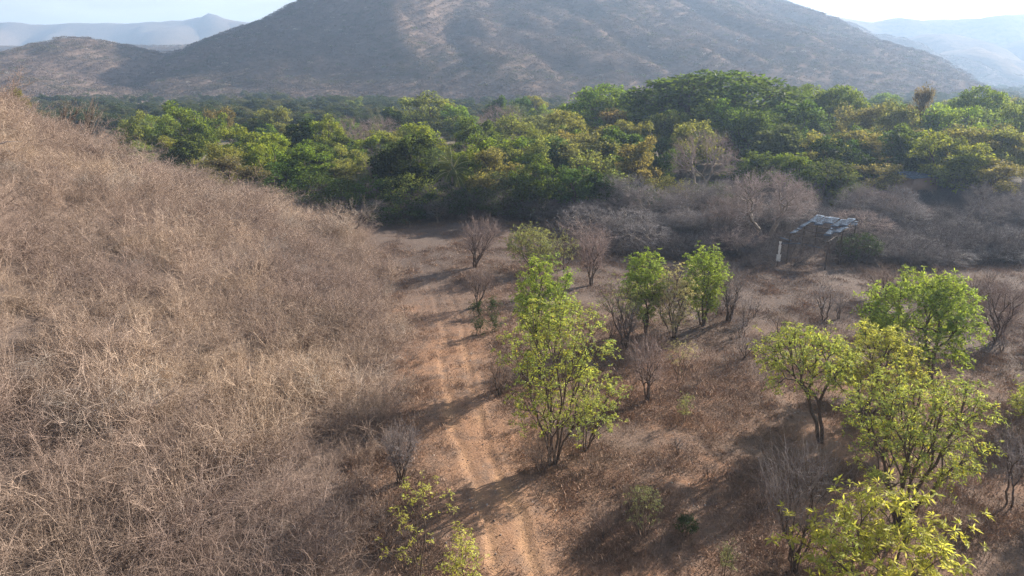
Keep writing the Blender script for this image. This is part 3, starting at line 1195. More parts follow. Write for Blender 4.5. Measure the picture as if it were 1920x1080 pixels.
FT = 'trees of the valley forest'
rows = [
    # px, top_py, width_px, distance, kind, colour, label
    (62, 160, 36, 84, 'airy', C_OLIVE, 'tiny pale green tree standing alone on the crest of the left hillside'),
    (250, 198, 84, 150, 'round', C_OLIVE, 'olive green tree just behind the crest of the left hill, leftmost of the forest'),
    (300, 205, 70, 165, 'airy', C_LIME, 'pale green thin tree between the leftmost olive tree and the tall left tree'),
    (352, 180, 112, 158, 'round', C_GREEN, 'tall mid green tree with pointed top at the left end of the forest'),
    (402, 188, 76, 170, 'airy', C_BROWN, 'brown topped nearly bare tree behind the tall left green tree'),
    (345, 246, 88, 132, 'dense', C_DEEP, 'dark green spreading tree low against the left hill edge'),
    (440, 219, 124, 140, 'round', C_LIME, 'bright yellow green wide tree in the left of the forest'),
    (510, 196, 80, 205, 'dense', C_OLIVE, 'dull olive dome shaped tree standing alone by the grey field'),
    (503, 238, 84, 124, 'round', C_LIME, 'bright lime tree with round lobes above the thicket edge'),
    (470, 262, 84, 118, 'round', C_LIME, 'vivid green tree in front of the lime lobed tree'),
    (400, 265, 100, 112, 'airy', C_OLIVE, 'yellow green thin tree in front of the dark spreading tree'),
    (430, 290, 110, 100, 'airy', C_BROWN, 'brownish half bare tree rising behind the lower thicket edge'),
    (560, 217, 70, 150, 'dense', C_DARK, 'dark green tree with yellowish neighbour, left of the bright tall pair'),
    (612, 206, 74, 148, 'round', C_LIME, 'bright green upright tree with sunlit right side, left of the bare pinkish trees'),
    (583, 256, 86, 124, 'dense', C_DEEP, 'glossy dark green tree right of the lime lobed tree'),
    (525, 300, 90, 108, 'scrub', C_DEEP, 'low dark green bush at the foot of the lime lobed tree'),
    (640, 258, 80, 128, 'round', C_OLIVE, 'olive green tree in front of the bare pinkish pair'),
    (645, 295, 110, 112, 'airy', C_OLIVE, 'olive brown thin crowned tree left of the very dark tree'),
    (657, 213, 66, 160, 'pink', None, 'pinkish bare tree behind the olive tree in the left centre'),
    (712, 214, 80, 175, 'pink', None, 'second pinkish bare tree, right of the first one in the left centre'),
    (695, 240, 70, 140, 'round', C_LIME, 'light green small tree between the bare pinkish pair and the very dark tree'),
    (700, 282, 50, 112, 'pink', None, 'narrow reddish bare tree touching the left side of the very dark tree'),
    (665, 177, 44, 330, 'round', C_OLIVE, 'small greyish tree far off at the foot of the mountain'),
    (800, 163, 130, 205, 'round', C_OLIVE, 'large olive tree standing tall against the mountain at centre left'),
    (745, 196, 60, 200, 'dense', C_DEEP, 'deep green tree left of the large olive tree'),
    (856, 182, 80, 200, 'round', C_GREEN, 'green rounded tree at the right shoulder of the large olive tree'),
    (786, 216, 92, 150, 'round', C_LIME, 'yellow green round tree above the very dark tree'),
    (742, 232, 70, 142, 'airy', C_OLIVE, 'thin olive tree behind the left side of the very dark tree'),
    (768, 246, 124, 105, 'dense', C_DARK, 'very dark green dense mango-like tree left of the palm'),
    (880, 209, 84, 150, 'round', C_GREEN, 'fresh green round tree behind and above the palm'),
    (872, 262, 76, 108, 'round', C_LIME, 'light green sunlit tree directly right of the palm crown'),
    (930, 174, 46, 250, 'dense', C_DEEP, 'small dark green tree far off, left of a similar one below the mountain'),
    (978, 178, 48, 250, 'dense', C_DEEP, 'small dark green tree far off, right of a similar one below the mountain'),
    (1015, 184, 56, 220, 'round', C_LIME, 'small yellowish tree far off just left of the tall bright umbrella tree'),
    (940, 192, 90, 190, 'pink', None, 'pale pinkish bare tree at the back of the central forest'),
    (965, 212, 104, 150, 'airy', C_GOLD, 'golden brown thin tree at the centre of the forest'),
    (1062, 192, 100, 148, 'round', C_GOLD, 'golden green round tree left of the bright umbrella tree'),
    (1130, 152, 124, 175, 'umbrella', C_GREEN, 'tall bright green flat topped tree right of centre'),
    (1145, 200, 90, 150, 'airy', C_BROWN, 'brownish thin tree under the bright flat topped tree'),
    (1190, 215, 80, 140, 'airy', C_OLIVE, 'straw coloured thin tree beside the large golden olive tree'),
    (1195, 243, 116, 112, 'round', C_GOLD, 'large golden olive tree with drooping right side in the centre right'),
    (1095, 248, 130, 116, 'airy', C_GOLD, 'brown and gold wide tree left of the large golden olive tree'),
    (1115, 280, 120, 106, 'scrub', C_OLIVE, 'dull olive brown bushy tree in front of the brown and gold wide tree'),
    (1000, 240, 90, 128, 'airy', C_GOLD, 'orange yellow thin tree at the middle of the forest'),
    (930, 272, 104, 101, 'airy', C_GOLD, 'yellow flecked tree right of the light green tree by the palm'),
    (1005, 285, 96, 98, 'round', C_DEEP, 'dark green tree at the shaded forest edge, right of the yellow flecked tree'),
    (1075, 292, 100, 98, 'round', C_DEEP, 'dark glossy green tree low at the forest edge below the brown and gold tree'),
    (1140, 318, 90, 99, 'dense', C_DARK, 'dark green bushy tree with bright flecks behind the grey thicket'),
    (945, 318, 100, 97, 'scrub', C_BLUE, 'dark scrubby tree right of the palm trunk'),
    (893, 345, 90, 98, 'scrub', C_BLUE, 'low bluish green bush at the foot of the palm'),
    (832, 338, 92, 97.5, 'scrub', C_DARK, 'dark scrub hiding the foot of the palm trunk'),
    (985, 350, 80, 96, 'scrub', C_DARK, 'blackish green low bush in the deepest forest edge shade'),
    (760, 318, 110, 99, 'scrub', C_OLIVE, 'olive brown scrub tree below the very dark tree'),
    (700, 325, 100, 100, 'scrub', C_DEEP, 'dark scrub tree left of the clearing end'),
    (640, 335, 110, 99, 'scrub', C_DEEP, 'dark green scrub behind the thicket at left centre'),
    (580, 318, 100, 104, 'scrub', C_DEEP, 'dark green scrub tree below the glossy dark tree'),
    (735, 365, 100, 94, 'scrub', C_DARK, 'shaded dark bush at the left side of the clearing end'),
    (1335, 124, 268, 165, 'umbrella', C_DEEP, 'tallest and widest flat topped dark green tree of the forest'),
    (1255, 150, 120, 172, 'umbrella', C_DEEP, 'dark green tree at the left shoulder of the widest flat topped tree'),
    (1240, 195, 100, 148, 'round', C_GREEN, 'mid green tree below the left end of the widest flat topped tree'),
    (1305, 172, 130, 146, 'round', C_LIME, 'yellow green lobed tree directly under the widest flat topped tree'),
    (1375, 176, 100, 144, 'round', C_LIME, 'second yellow green tree under the widest flat topped tree, its right half'),
    (1300, 215, 110, 126, 'airy', C_GOLD, 'gold flecked tree above the pinkish brown bare tree'),
    (1418, 200, 110, 138, 'umbrella', C_DEEP, 'blue green layered tree at the lower right of the widest flat topped tree'),
    (1505, 152, 84, 172, 'umbrella', C_GREEN, 'green flat topped tree, left of a pair right of the widest tree'),
    (1568, 153, 84, 170, 'umbrella', C_GREEN, 'green flat topped tree, right of a pair right of the widest tree'),
    (1485, 182, 130, 145, 'dense', C_DEEP, 'dark green wide tree below the pair of flat topped trees'),
    (1445, 225, 110, 124, 'dense', C_BLUE, 'dark bluish green tree above the big grey bare tree'),
    (1530, 228, 100, 124, 'round', C_OLIVE, 'olive tree with yellow flecks in the middle right of the forest'),
    (1605, 176, 90, 150, 'airy', C_GOLD, 'yellow leaved thin tree right of the flat topped pair'),
    (1660, 186, 100, 146, 'airy', C_GOLD, 'second yellow leaved thin tree, further right than the first'),
    (1722, 152, 60, 150, 'airy', C_BROWN, 'tall nearly leafless tree with slanting branches rising at the right'),
    (1690, 185, 100, 168, 'round', C_BLUE, 'hazy bluish green round tree behind the slanting bare tree'),
    (1785, 182, 120, 146, 'airy', C_LIME, 'yellow olive wide thin tree in the right of the forest'),
    (1832, 156, 92, 166, 'umbrella', C_GREEN, 'dark topped flat tree near the right end of the forest'),
    (1895, 164, 120, 146, 'airy', C_OLIVE, 'hazy olive tree cut by the right edge of the photo, upper one'),
    (1565, 252, 110, 116, 'dense', C_DARK, 'dark tree with yellow flecks left of the small hut'),
    (1650, 236, 120, 124, 'round', C_DEEP, 'dark green tree above and left of the small hut'),
    (1715, 240, 110, 128, 'airy', C_GOLD, 'yellow speckled thin tree above the small hut'),
    (1800, 232, 130, 122, 'airy', C_OLIVE, 'wide hazy olive tree above and right of the small hut'),
    (1890, 226, 130, 120, 'round', C_OLIVE, 'hazy olive tree cut by the right edge of the photo, middle one'),
    (1420, 268, 96, 112, 'round', C_DEEP, 'dark green tree with bright leaf flecks left of the big grey bare tree top'),
    (1495, 272, 100, 112, 'round', C_GREEN, 'mid green low tree behind the right side of the big grey bare tree'),
    (1560, 295, 110, 106, 'scrub', C_DEEP, 'dark green bushy tree between the big grey bare tree and the hut'),
    (1640, 300, 110, 110, 'airy', C_OLIVE, 'olive bushy tree directly left of the small hut'),
    (1775, 296, 70, 114, 'airy', C_LIME, 'yellow green small tree just right of the small hut roof'),
    (1860, 295, 120, 108, 'airy', C_OLIVE, 'hazy olive tree cut by the right edge of the photo, lowest one'),
    (1240, 270, 90, 118, 'round', C_DEEP, 'dark green tree left of the pinkish brown bare tree'),
    (1255, 325, 100, 102, 'scrub', C_OLIVE, 'dull green bushy tree behind the thicket right of the drooping golden tree'),
    (1200, 345, 90, 97, 'scrub', C_BLUE, 'dark scrub bush below the large golden olive tree'),
    (1340, 340, 100, 100, 'scrub', C_BLUE, 'dark scrub bush below the pinkish brown bare tree'),
]
for r0 in rows:
    forest_tree(*r0, group=FT)
forest_tree(1322, 236, 120, 108, 'pink', None, 'large pinkish brown bare tree in the middle right of the forest', FT)
forest_tree(1445, 314, 150, 82, 'pale', None, 'big wide pale grey bare tree left of the tin roofed shelter', 'bare trees of the grey thicket')

# fill of half hidden forest trees
MARKS = [(250, 215, 'leftmost olive forest tree'), (352, 200, 'tall left green tree'), (440, 240, 'bright wide left tree'),
         (510, 205, 'lone dome tree by the grey field'), (583, 275, 'glossy dark left tree'), (612, 225, 'bright upright left tree'),
         (657, 225, 'pinkish bare pair'), (768, 280, 'very dark mango-like tree'), (800, 185, 'large olive centre left tree'),
         (845, 320, 'coconut palm'), (880, 225, 'round green tree over the palm'), (965, 230, 'golden brown centre tree'),
         (1062, 215, 'golden tree left of the umbrella tree'), (1130, 170, 'bright umbrella tree'), (1195, 280, 'drooping golden olive tree'),
         (1322, 290, 'pinkish brown bare tree'), (1335, 150, 'widest flat topped tree'), (1445, 240, 'dark bluish tree'),
         (1450, 360, 'big pale bare tree'), (1535, 170, 'flat topped pair'), (1535, 430, 'tin roofed shelter'), (1565, 275, 'dark flecked tree'),
         (1660, 200, 'second yellow thin tree'), (1720, 330, 'small hut'), (1722, 170, 'slanting bare tree'), (1800, 250, 'wide hazy olive tree'),
         (1832, 170, 'dark flat tree near the right end'), (1893, 425, 'bluish lean-to'), (1110, 480, 'reddish leafless shrub'),
         (1320, 480, 'narrow green pair'), (1740, 510, 'largest right green tree'), (1000, 440, 'rounded grey green shrub'), (905, 420, 'brown vase shrub'),
         (1544, 580, 'forked dead sapling'), (1213, 690, 'grey shrub right of the central tree'), (1868, 560, 'pinkish right edge shrub')]
USED = set()


def where_label(adj, px, py):
    """a phrase that says which one: the look, then the place beside things one can find"""
    order = sorted(MARKS, key=lambda m: math.hypot(px - m[0], (py - m[1]) * 1.4))
    for size in ('', 'small ', 'partly hidden ', 'slender ', 'lower '):
        for m in order[:6]:
            dx, dy = px - m[0], py - m[1]
            hor = 'left' if dx < 0 else 'right'
            ver = 'above' if dy < 0 else 'below'
            opts = []
            if abs(dx) > 1.6 * abs(dy):
                opts = ['%s of the %s' % (hor, m[2])]
            elif abs(dy) > 1.6 * abs(dx):
                opts = ['%s the %s' % ('behind' if ver == 'above' else 'below', m[2])]
            opts.append('%s and %s of the %s' % (ver, hor, m[2]))
            for o_ in opts:
                s_ = size + adj + ' ' + o_
                if s_ not in USED and len(s_.split()) <= 16:
                    USED.add(s_)
                    return s_
    return adj + ' in the crowded valley woodland'


r_ = np.random.default_rng(21)
CNAME = [('deep green', C_DEEP), ('mid green', C_GREEN), ('olive', C_OLIVE), ('golden leaved', C_GOLD), ('lime green', C_LIME), ('bluish green', C_BLUE)]
KNAME = {'round': 'lobed tree', 'airy': 'thin crowned tree', 'dense': 'dense tree', 'scrub': 'bushy tree', 'umbrella': 'flat topped tree'}
nfill = 0
for _ in range(900):
    Yd = 112 + 150 * r_.random() ** 1.2
    px = r_.uniform(235, 2000)
    x = at(px, Yd, 6)
    if hill_in(np.array([x]), np.array([Yd]))[0] > -3:
        continue
    base_top = 238 - (Yd - 118) * 0.42 + (18 if px < 900 else -14) + r_.uniform(0, 26)
    kd = r_.choice(['round', 'airy', 'dense', 'scrub', 'pink', 'umbrella'], p=[.3, .25, .15, .1, .12, .08])
    ci = r_.choice(6, p=[.25, .2, .22, .13, .08, .12])
    if kd == 'pink':
        forest_tree(px, base_top, r_.uniform(65, 95) * 130 / Yd, Yd, kd, None, where_label('pinkish leafless forest tree', px, base_top + 15), FT)
    else:
        forest_tree(px, base_top, r_.uniform(85, 125) * 130 / Yd, Yd, kd, CNAME[ci][1],
                    where_label(CNAME[ci][0] + ' ' + KNAME[kd], px, base_top + 15), FT)
    nfill += 1
    if nfill >= 150:
        break

# ------------------------------------------------------------------ grey bare thicket in front of the forest
r_ = np.random.default_rng(31)
for k in range(104):
    px = r_.uniform(1085, 1990)
    Yd = r_.uniform(76, 98) - (3 if px > 1650 else 0)
    if 1440 < px < 1620 and Yd < 83:
        continue
    top = 452 - (Yd - 77) * 5.8 + r_.uniform(-34, 16) + (10 if px > 1600 else 0)
    kd = 'bare' if r_.random() < 0.85 else 'pink'
    forest_tree(px, top, r_.uniform(75, 120) * 80 / Yd, Yd, kd, None,
                where_label(('grey' if kd == 'bare' else 'brownish') + ' leafless tree', px, top + 30), 'bare trees of the grey thicket')
r_ = np.random.default_rng(32)
for k in range(18):
    px, Yd = r_.uniform(620, 1100), r_.uniform(94, 99)
    tp = 390 - (Yd - 94) * 6 + r_.uniform(-14, 14)
    forest_tree(px, tp, r_.uniform(60, 95), Yd, 'bare', None,
                where_label('shaded leafless tree', px, tp + 20), 'bare trees along the shaded forest edge')

# leafless undergrowth below the thicket and the forest edge
M_UNDER = wood_material('undergrowth_twig', (0.105, 0.09, 0.088), (0.18, 0.155, 0.15), 2.0, 0.3)
UB = [bush_mesh(150 + k, n_stem=10, h=2.4, twigs=6, mat=M_UNDER, rt=0.013) for k in range(5)]
N = 3600
yy = r_.uniform(69, 128, N)
px_ = r_.uniform(560, 2000, N)
xx = (px_ - 960) / 1280 * (yy * CP + CAM_H * SP)
front = np.where(px_ < 1050, 96.5, np.where(px_ < 1150, 86, np.where(px_ < 1400, 76, 71.5))) + 2.5 * fbm(px_ / 40, px_ * 0, 2, 66)
keep = (yy > front) & (hill_in(xx, yy) < 0) & ~((px_ > 1470) & (px_ < 1600) & (yy > 70) & (yy < 79.5) & (r_.random(N) < 0.75)) & (r_.random(N) < np.where(yy < 100, 1, 0.5))
xx, yy = xx[keep], yy[keep]
P = np.stack([xx, yy, terrain(xx, yy) - 0.05], 1)
n_ = len(P)
s_ = r_.uniform(0.6, 1.35, n_)
scatter('thicket_undergrowth', 'tangled grey leafless undergrowth below the bare thicket and the forest edge', UB, P,
        np.stack([s_ * 1.3, s_ * 1.3, s_], 1), spin(r_, n_, 0.1), r_.integers(0, 5, n_))

# ------------------------------------------------------------------ foreground trees with fresh leaves
def rosettes(r, t, tips, n, L, w=0.32, droop=0.15, extra_inner=0.0):
    m = len(t)
    k = r.integers(max(n - 2, 3), n + 3, m)
    rep = np.repeat(np.arange(m), k)
    tot = len(rep)
    axis = unit(tips[rep] * 0.6 + [0, 0, 0.8])
    d = rand_dirs(r, tot)
    d = unit(d - axis * (d * axis).sum(1, keepdims=True) * 0.7 + axis * r.uniform(0.0, 0.55, (tot, 1)) - [0, 0, droop])
    c = t[rep] + d * 0.02 + r.normal(size=(tot, 3)) * L * 0.12
    ll = L * r.uniform(0.65, 1.25, tot)
    return leaves(c, d, axis + rand_dirs(r, tot) * 0.25, ll, ll * w, 0.2)


def leafy_tree(name, label, px, base_py, top_py, lr, bot_py, kind, mats, seed, stems=1, n_tip=300, leaf=0.22, n=7,
               cat='tree', group=None, Y=None, depth=1.0, shape='vase', rt=0.011, trunk=None, lean=0.0, clump=3, cs=0.35):
    r = np.random.default_rng(seed)
    if Y is None:
        B = G(px, base_py)
    else:
        B = np.array([at(px, Y, 0), Y, 0.0])
        B[2] = tz(B[0], B[1])
    Yb = B[1]
    H = height_at(top_py, Yb) - B[2]
    zb = height_at(bot_py, Yb) - B[2]
    zb = max(zb, 0.05 * H)
    Dm = Yb * CP + (CAM_H - B[2] - H * 0.6) * SP
    xl, xr = (lr[0] - 960) / 1280 * Dm - B[0], (lr[1] - 960) / 1280 * Dm - B[0]
    cx, rx = (xl + xr) / 2, (xr - xl) / 2
    cz, rz = (H + zb) / 2, (H - zb) / 2
    nc = max(int(n_tip * 1.3) // clump, 6)
    if shape == 'vase':
        z = r.uniform(0, 1, nc) ** 0.75
        a = r.uniform(0, 2 * math.pi, nc)
        q = r.random(nc) ** 0.5 * (0.45 + 0.55 * np.sin(np.clip(z * 1.15 + 0.18, 0, 1.3) * math.pi * 0.62))
        c0 = np.stack([cx + rx * q * np.cos(a), rx * depth * q * np.sin(a), zb + (H - zb) * z], 1)
        c0[:, 2] = np.minimum(c0[:, 2], H - 0.28 * (H - zb) * (q ** 2))
    elif shape == 'oval':
        c0 = shell_points(r, nc, cx, 0, cz, rx * 0.93, rx * depth * 0.93, rz * 0.95, 0.35)
    else:
        c0 = shell_points(r, nc, cx, 0, cz, rx * 0.93, rx * depth * 0.93, rz * 0.95, 0.55, -0.55)
    t = np.repeat(c0, clump, axis=0) + r.normal(size=(nc * clump, 3)) * cs
    segs, tips = skeleton(r, (0, 0, 0), t, stems, trunk if trunk is not None else 0.18 * H, rt * 0.74, 0.42, 0.03, 0.47, spread=0.16)
    T_ = thing(name, label, cat, tuple(B), group)
    tv, tf = tubes(segs, 5)
    obj('trunk', mesh_np('trunk', tv, tf, M_BARK), T_)
    lv, lf = rosettes(r, t, tips, n + 3, leaf * 0.86, 0.28)
    # leaves along the last part of each twig
    lv2, lf2 = rosettes(r, t - tips * leaf * 1.6, tips, max(n - 1, 4), leaf * 0.75, 0.28)
    V_ = np.concatenate([lv, lv2])
    F_ = np.concatenate([lf, lf2 + len(lv)])
    me = mesh_np('crown', V_, F_, mats)
    obj('crown', me, T_)
    return T_


leafy_tree('leafy_tree', 'tall many-stemmed yellow green tree in the centre beside the dirt track', 1035, 868, 566, (930, 1160), 800,
           '', M_FRESH, 801, stems=8, n_tip=520, leaf=0.21, n=7, clump=4, cs=0.3)
leafy_tree('leafy_tree', 'smaller slanting multi-stemmed tree just right of the central track side tree', 1098, 842, 700, (1070, 1175), 800,
           '', M_FRESH, 802, stems=6, n_tip=120, leaf=0.2, n=6, clump=3, cs=0.25)
leafy_tree('leafy_tree', 'narrow denser green tree right behind the central track side tree', 1015, 705, 472, (962, 1082), 650,
           '', M_GREEN, 803, stems=3, n_tip=520, leaf=0.24, n=8, shape='oval', clump=4, cs=0.3)
leafy_tree('leafy_tree', 'narrow bright green tree, left one of the pair in the middle distance', 1213, 626, 466, (1168, 1250), 600,
           '', M_GREEN, 804, stems=4, n_tip=480, leaf=0.26, n=8, shape='oval', clump=4, cs=0.3)
leafy_tree('leafy_tree', 'narrow bright green tree, right one of the pair in the middle distance', 1318, 610, 455, (1276, 1362), 590,
           '', M_GREEN, 805, stems=4, n_tip=480, leaf=0.26, n=8, shape='oval', clump=4, cs=0.3)
leafy_tree('leafy_tree', 'cream speckled sparse tree standing between the two narrow green trees', 1262, 632, 503, (1212, 1310), 612,
           '', M_PALE, 806, stems=5, n_tip=380, leaf=0.2, n=6, shape='oval', clump=2, cs=0.4)
leafy_tree('leafy_tree', 'largest bright green tree at the right, its crown full and rounded', 1740, 725, 508, (1618, 1830), 700,
           '', M_GREEN, 807, stems=3, n_tip=900, leaf=0.28, n=8, shape='round', clump=6, cs=0.38)
leafy_tree('leafy_tree', 'spreading yellow green tree with a single dark trunk leaning left of the right group', 1540, 829, 612, (1412, 1600), 745,
           '', M_FRESH, 808, stems=2, n_tip=420, leaf=0.22, n=7, shape='round', clump=4, cs=0.3, trunk=1.6, rt=0.012)
leafy_tree('leafy_tree', 'light yellow tree squeezed between the spreading tree and the largest green tree', 1618, 795, 604, (1572, 1728), 765,
           '', M_LIME, 809, stems=3, n_tip=430, leaf=0.23, n=7, shape='round', clump=4, cs=0.3)
leafy_tree('leafy_tree', 'V-shaped yellow green tree with dark forked trunk at the lower right', 1690, 982, 706, (1588, 1848), 900,
           '', M_FRESH, 810, stems=7, n_tip=640, leaf=0.2, n=7, shape='vase', clump=4, cs=0.28, rt=0.0125)
leafy_tree('leafy_tree', 'nearest tree with star shaped bright yellow green leaf tufts at the bottom right', 1640, 0, 945, (1512, 1788), 1190,
           '', M_LIME, 811, stems=4, n_tip=210, leaf=0.30, n=11, shape='round', clump=2, cs=0.6, Y=20.8)
leafy_tree('sapling', 'thin sapling with a few yellow leaves at the bottom left of the track', 798, 0, 890, (722, 850), 1100,
           '', M_LIME, 812, stems=2, n_tip=60, leaf=0.15, n=5, shape='vase', clump=3, cs=0.22, Y=22.0, rt=0.008)
leafy_tree('sapling', 'lime green leafy sapling at the bottom edge right beside the track', 858, 0, 985, (822, 905), 1150,
           '', M_LIME, 813, stems=3, n_tip=90, leaf=0.17, n=6, shape='oval', clump=3, cs=0.2, Y=21.2, rt=0.007)
leafy_tree('shrub', 'rounded grey green shrub near the end of the clearing, left of two', 1000, 508, 425, (946, 1038), 495,
           '', M_GREY, 814, stems=6, n_tip=420, leaf=0.22, n=7, shape='round', clump=2, cs=0.35, cat='shrub')
leafy_tree('shrub', 'greyer shrub touching the right side of the rounded grey green shrub', 1058, 505, 434, (1024, 1084), 495,
           '', M_GREY, 815, stems=5, n_tip=150, leaf=0.16, n=4, shape='round', clump=2, cs=0.35, cat='shrub')
leafy_tree('shrub', 'pale green topped thin shrub left of the narrow green pair', 1176, 655, 522, (1118, 1206), 590,
           '', M_GREY, 816, stems=4, n_tip=130, leaf=0.15, n=4, shape='vase', clump=2, cs=0.3, cat='shrub')
leafy_tree('shrub', 'small greenish twiggy shrub alone on the bare ground at the lower centre', 1207, 1004, 915, (1172, 1242), 985,
           '', M_GREY, 817, stems=9, n_tip=150, leaf=0.08, n=4, shape='vase', clump=2, cs=0.12, cat='shrub', rt=0.005)
leafy_tree('shrub', 'low dark green plant right of the small greenish shrub', 1286, 1003, 968, (1266, 1308), 1000,
           '', M_DARKLEAF, 818, stems=6, n_tip=110, leaf=0.11, n=6, shape='round', clump=3, cs=0.08, cat='shrub', rt=0.005)
leafy_tree('shrub', 'thin upright green plant left of the bare fan shaped shrub at the bottom', 1362, 1085, 1012, (1346, 1384), 1070,
           '', M_GREY, 819, stems=4, n_tip=60, leaf=0.09, n=5, shape='oval', clump=2, cs=0.1, cat='shrub', rt=0.005)
leafy_tree('shrub', 'slender young plant on the sunlit ground between the centre and right trees', 1282, 792, 738, (1268, 1298), 775,
           '', M_GREY, 820, stems=3, n_tip=50, leaf=0.12, n=5, shape='oval', clump=2, cs=0.12, cat='shrub', rt=0.005)
leafy_tree('shrub', 'yellowish flat topped little shrub left of the spreading tree', 1276, 716, 642, (1240, 1310), 680,
           '', M_PALE, 821, stems=4, n_tip=90, leaf=0.1, n=4, shape='vase', clump=2, cs=0.16, cat='shrub', rt=0.006)
leafy_tree('shrub', 'green branch tips of a tree reaching in at the right edge', 1950, 812, 715, (1900, 2010), 790,
           '', M_FRESH, 822, stems=4, n_tip=200, leaf=0.2, n=6, shape='round', clump=3, cs=0.25)
for q, (a, b, c_, l_) in enumerate([(893, 592, 564, 'upper left of the four dark green little shrubs by the track'),
                                   (926, 590, 560, 'upper right of the four dark green little shrubs by the track'),
                                   (899, 629, 598, 'lower left of the four dark green little shrubs by the track'),
                                   (927, 622, 590, 'lower right and tallest of the four dark green little shrubs by the track')]):
    leafy_tree('shrub', l_, a, b, c_, (a - 12, a + 13), b - 4, '', M_DARKLEAF, 830 + q, stems=5, n_tip=70, leaf=0.15, n=6,
               shape='vase', clump=3, cs=0.2, cat='shrub', group='four dark shrubs by the track', rt=0.006)
leafy_tree('shrub', 'green leafy bush under the right side of the tin roofed shelter', 1612, 492, 440, (1570, 1655), 484,
           '', M_DARKLEAF, 836, stems=5, n_tip=260, leaf=0.24, n=6, shape='round', clump=3, cs=0.3, cat='shrub')


def bare_shrub(name, label, px, base_py, top_py, lr, seed, stems=7, n_tip=200, mat=None, rt=0.009, shape='vase', extra=3, Y=None,
               group=None, cat='shrub', lowz=0.35):
    r = np.random.default_rng(seed)
    if Y is None:
        B = G(px, base_py)
    else:
        B = np.array([at(px, Y, 0), Y, 0.0])
        B[2] = tz(B[0], B[1])
    H = height_at(top_py, B[1]) - B[2]
    Dm = B[1] * CP + (CAM_H - B[2] - H * 0.6) * SP
    xl, xr = (lr[0] - 960) / 1280 * Dm - B[0], (lr[1] - 960) / 1280 * Dm - B[0]
    cx, rx = (xl + xr) / 2, (xr - xl) / 2
    z = r.uniform(lowz, 1.0, n_tip)
    a = r.uniform(0, 2 * math.pi, n_tip)
    q = r.random(n_tip) ** 0.5 * (0.3 + 0.7 * z)
    t = np.stack([cx * z + rx * q * np.cos(a), rx * q * np.sin(a), z * H * (1 - 0.2 * q * q)], 1)
    segs, tips = skeleton(r, (0, 0, 0), t, stems, 0.1 * H, rt, 0.45, 0.05, 0.42, spread=0.08)
    ex = []
    n = len(t)
    for k in range(extra):
        b = t - tips * r.uniform(0.0, 0.25, (n, 1)) * H * 0.5
        d = unit(tips + rand_dirs(r, n) * 0.7 + [0, 0, 0.2])
        L = r.uniform(0.06, 0.17, (n, 1)) * H
        m_ = b + d * L
        e = m_ + unit(d + r.normal(size=(n, 3)) * 0.35) * L * 0.8
        ex.append(np.concatenate([b, m_, np.full((n, 1), rt * 0.6), np.full((n, 1), rt * 0.45)], 1))
        ex.append(np.concatenate([m_, e, np.full((n, 1), rt * 0.45), np.full((n, 1), rt * 0.25)], 1))
    T_ = thing(name, label, cat, tuple(B), group)
    thick = segs[:, 6] > rt * 1.9
    if thick.any():
        tv, tf = tubes(segs[thick], 5)
        obj('stem', mesh_np('stem', tv, tf, M_BARK), T_)
    cv, cf = tubes(np.concatenate([segs[~thick]] + ex), 3)
    obj('twigs', mesh_np('twigs', cv, cf, mat or M_TWIG), T_)
    return T_


bare_shrub('bare_shrub', 'large fan shaped leafless shrub at the bottom left of the lower right tree', 1487, 1072, 835, (1400, 1582), 901, stems=9, n_tip=290, rt=0.0065, lowz=0.3)
bare_shrub('bare_shrub', 'grey leafless shrub right of the central tree', 1213, 752, 632, (1165, 1258), 902, stems=4, n_tip=260, mat=M_TWIGPINK)
bare_shrub('bare_shrub', 'brown vase shaped leafless shrub standing in the clearing before the forest', 892, 501, 408, (866, 948), 903, stems=6, n_tip=330, mat=M_TWIGPINK, rt=0.014)
bare_shrub('bare_shrub', 'pale grey leafless shrub below the brown vase shaped shrub', 896, 575, 500, (870, 934), 904, stems=6, n_tip=220, mat=M_TWIGTAN)
bare_shrub('bare_shrub', 'leafless reddish shrub right of the two grey green shrubs', 1108, 535, 438, (1074, 1146), 905, stems=6, n_tip=260, mat=M_TWIGPINK, rt=0.012)
bare_shrub('bare_shrub', 'dark leafless small tree left of the narrow green pair', 1172, 655, 560, (1140, 1204), 906, stems=3, n_tip=200)
bare_shrub('bare_shrub', 'leafless dark stemmed shrub beside the right narrow green tree', 1368, 602, 500, (1335, 1400), 907, stems=4, n_tip=200, rt=0.012)
bare_shrub('bare_shrub', 'forked bare dead sapling on the open ground at the centre right', 1544, 602, 520, (1515, 1590), 908, stems=3, n_tip=60, rt=0.014, extra=2)
bare_shrub('bare_shrub', 'thin leafless sapling left of the forked dead sapling', 1396, 610, 548, (1380, 1420), 909, stems=3, n_tip=50, rt=0.010, extra=2)
bare_shrub('bare_shrub', 'short dark leafless stump shoots right of the forked dead sapling', 1572, 598, 552, (1556, 1590), 910, stems=4, n_tip=50, rt=0.010, extra=2)
bare_shrub('bare_shrub', 'low pale leafless shrub left of the largest green tree top', 1660, 560, 495, (1610, 1710), 911, stems=7, n_tip=220, mat=M_TWIGTAN)
bare_shrub('bare_shrub', 'leafless pinkish shrub right of the largest green tree', 1868, 640, 520, (1810, 1925), 912, stems=6, n_tip=300, mat=M_TWIGPINK, rt=0.011)
bare_shrub('bare_shrub', 'bare forked sapling near the right edge beside the lower right tree', 1893, 948, 800, (1850, 1940), 913, stems=2, n_tip=90, rt=0.008, extra=3)
bare_shrub('bare_shrub', 'tiny dead plant on the sunlit ground below the slender young plant', 1270, 852, 808, (1250, 1292), 914, stems=3, n_tip=50, rt=0.006, extra=2)
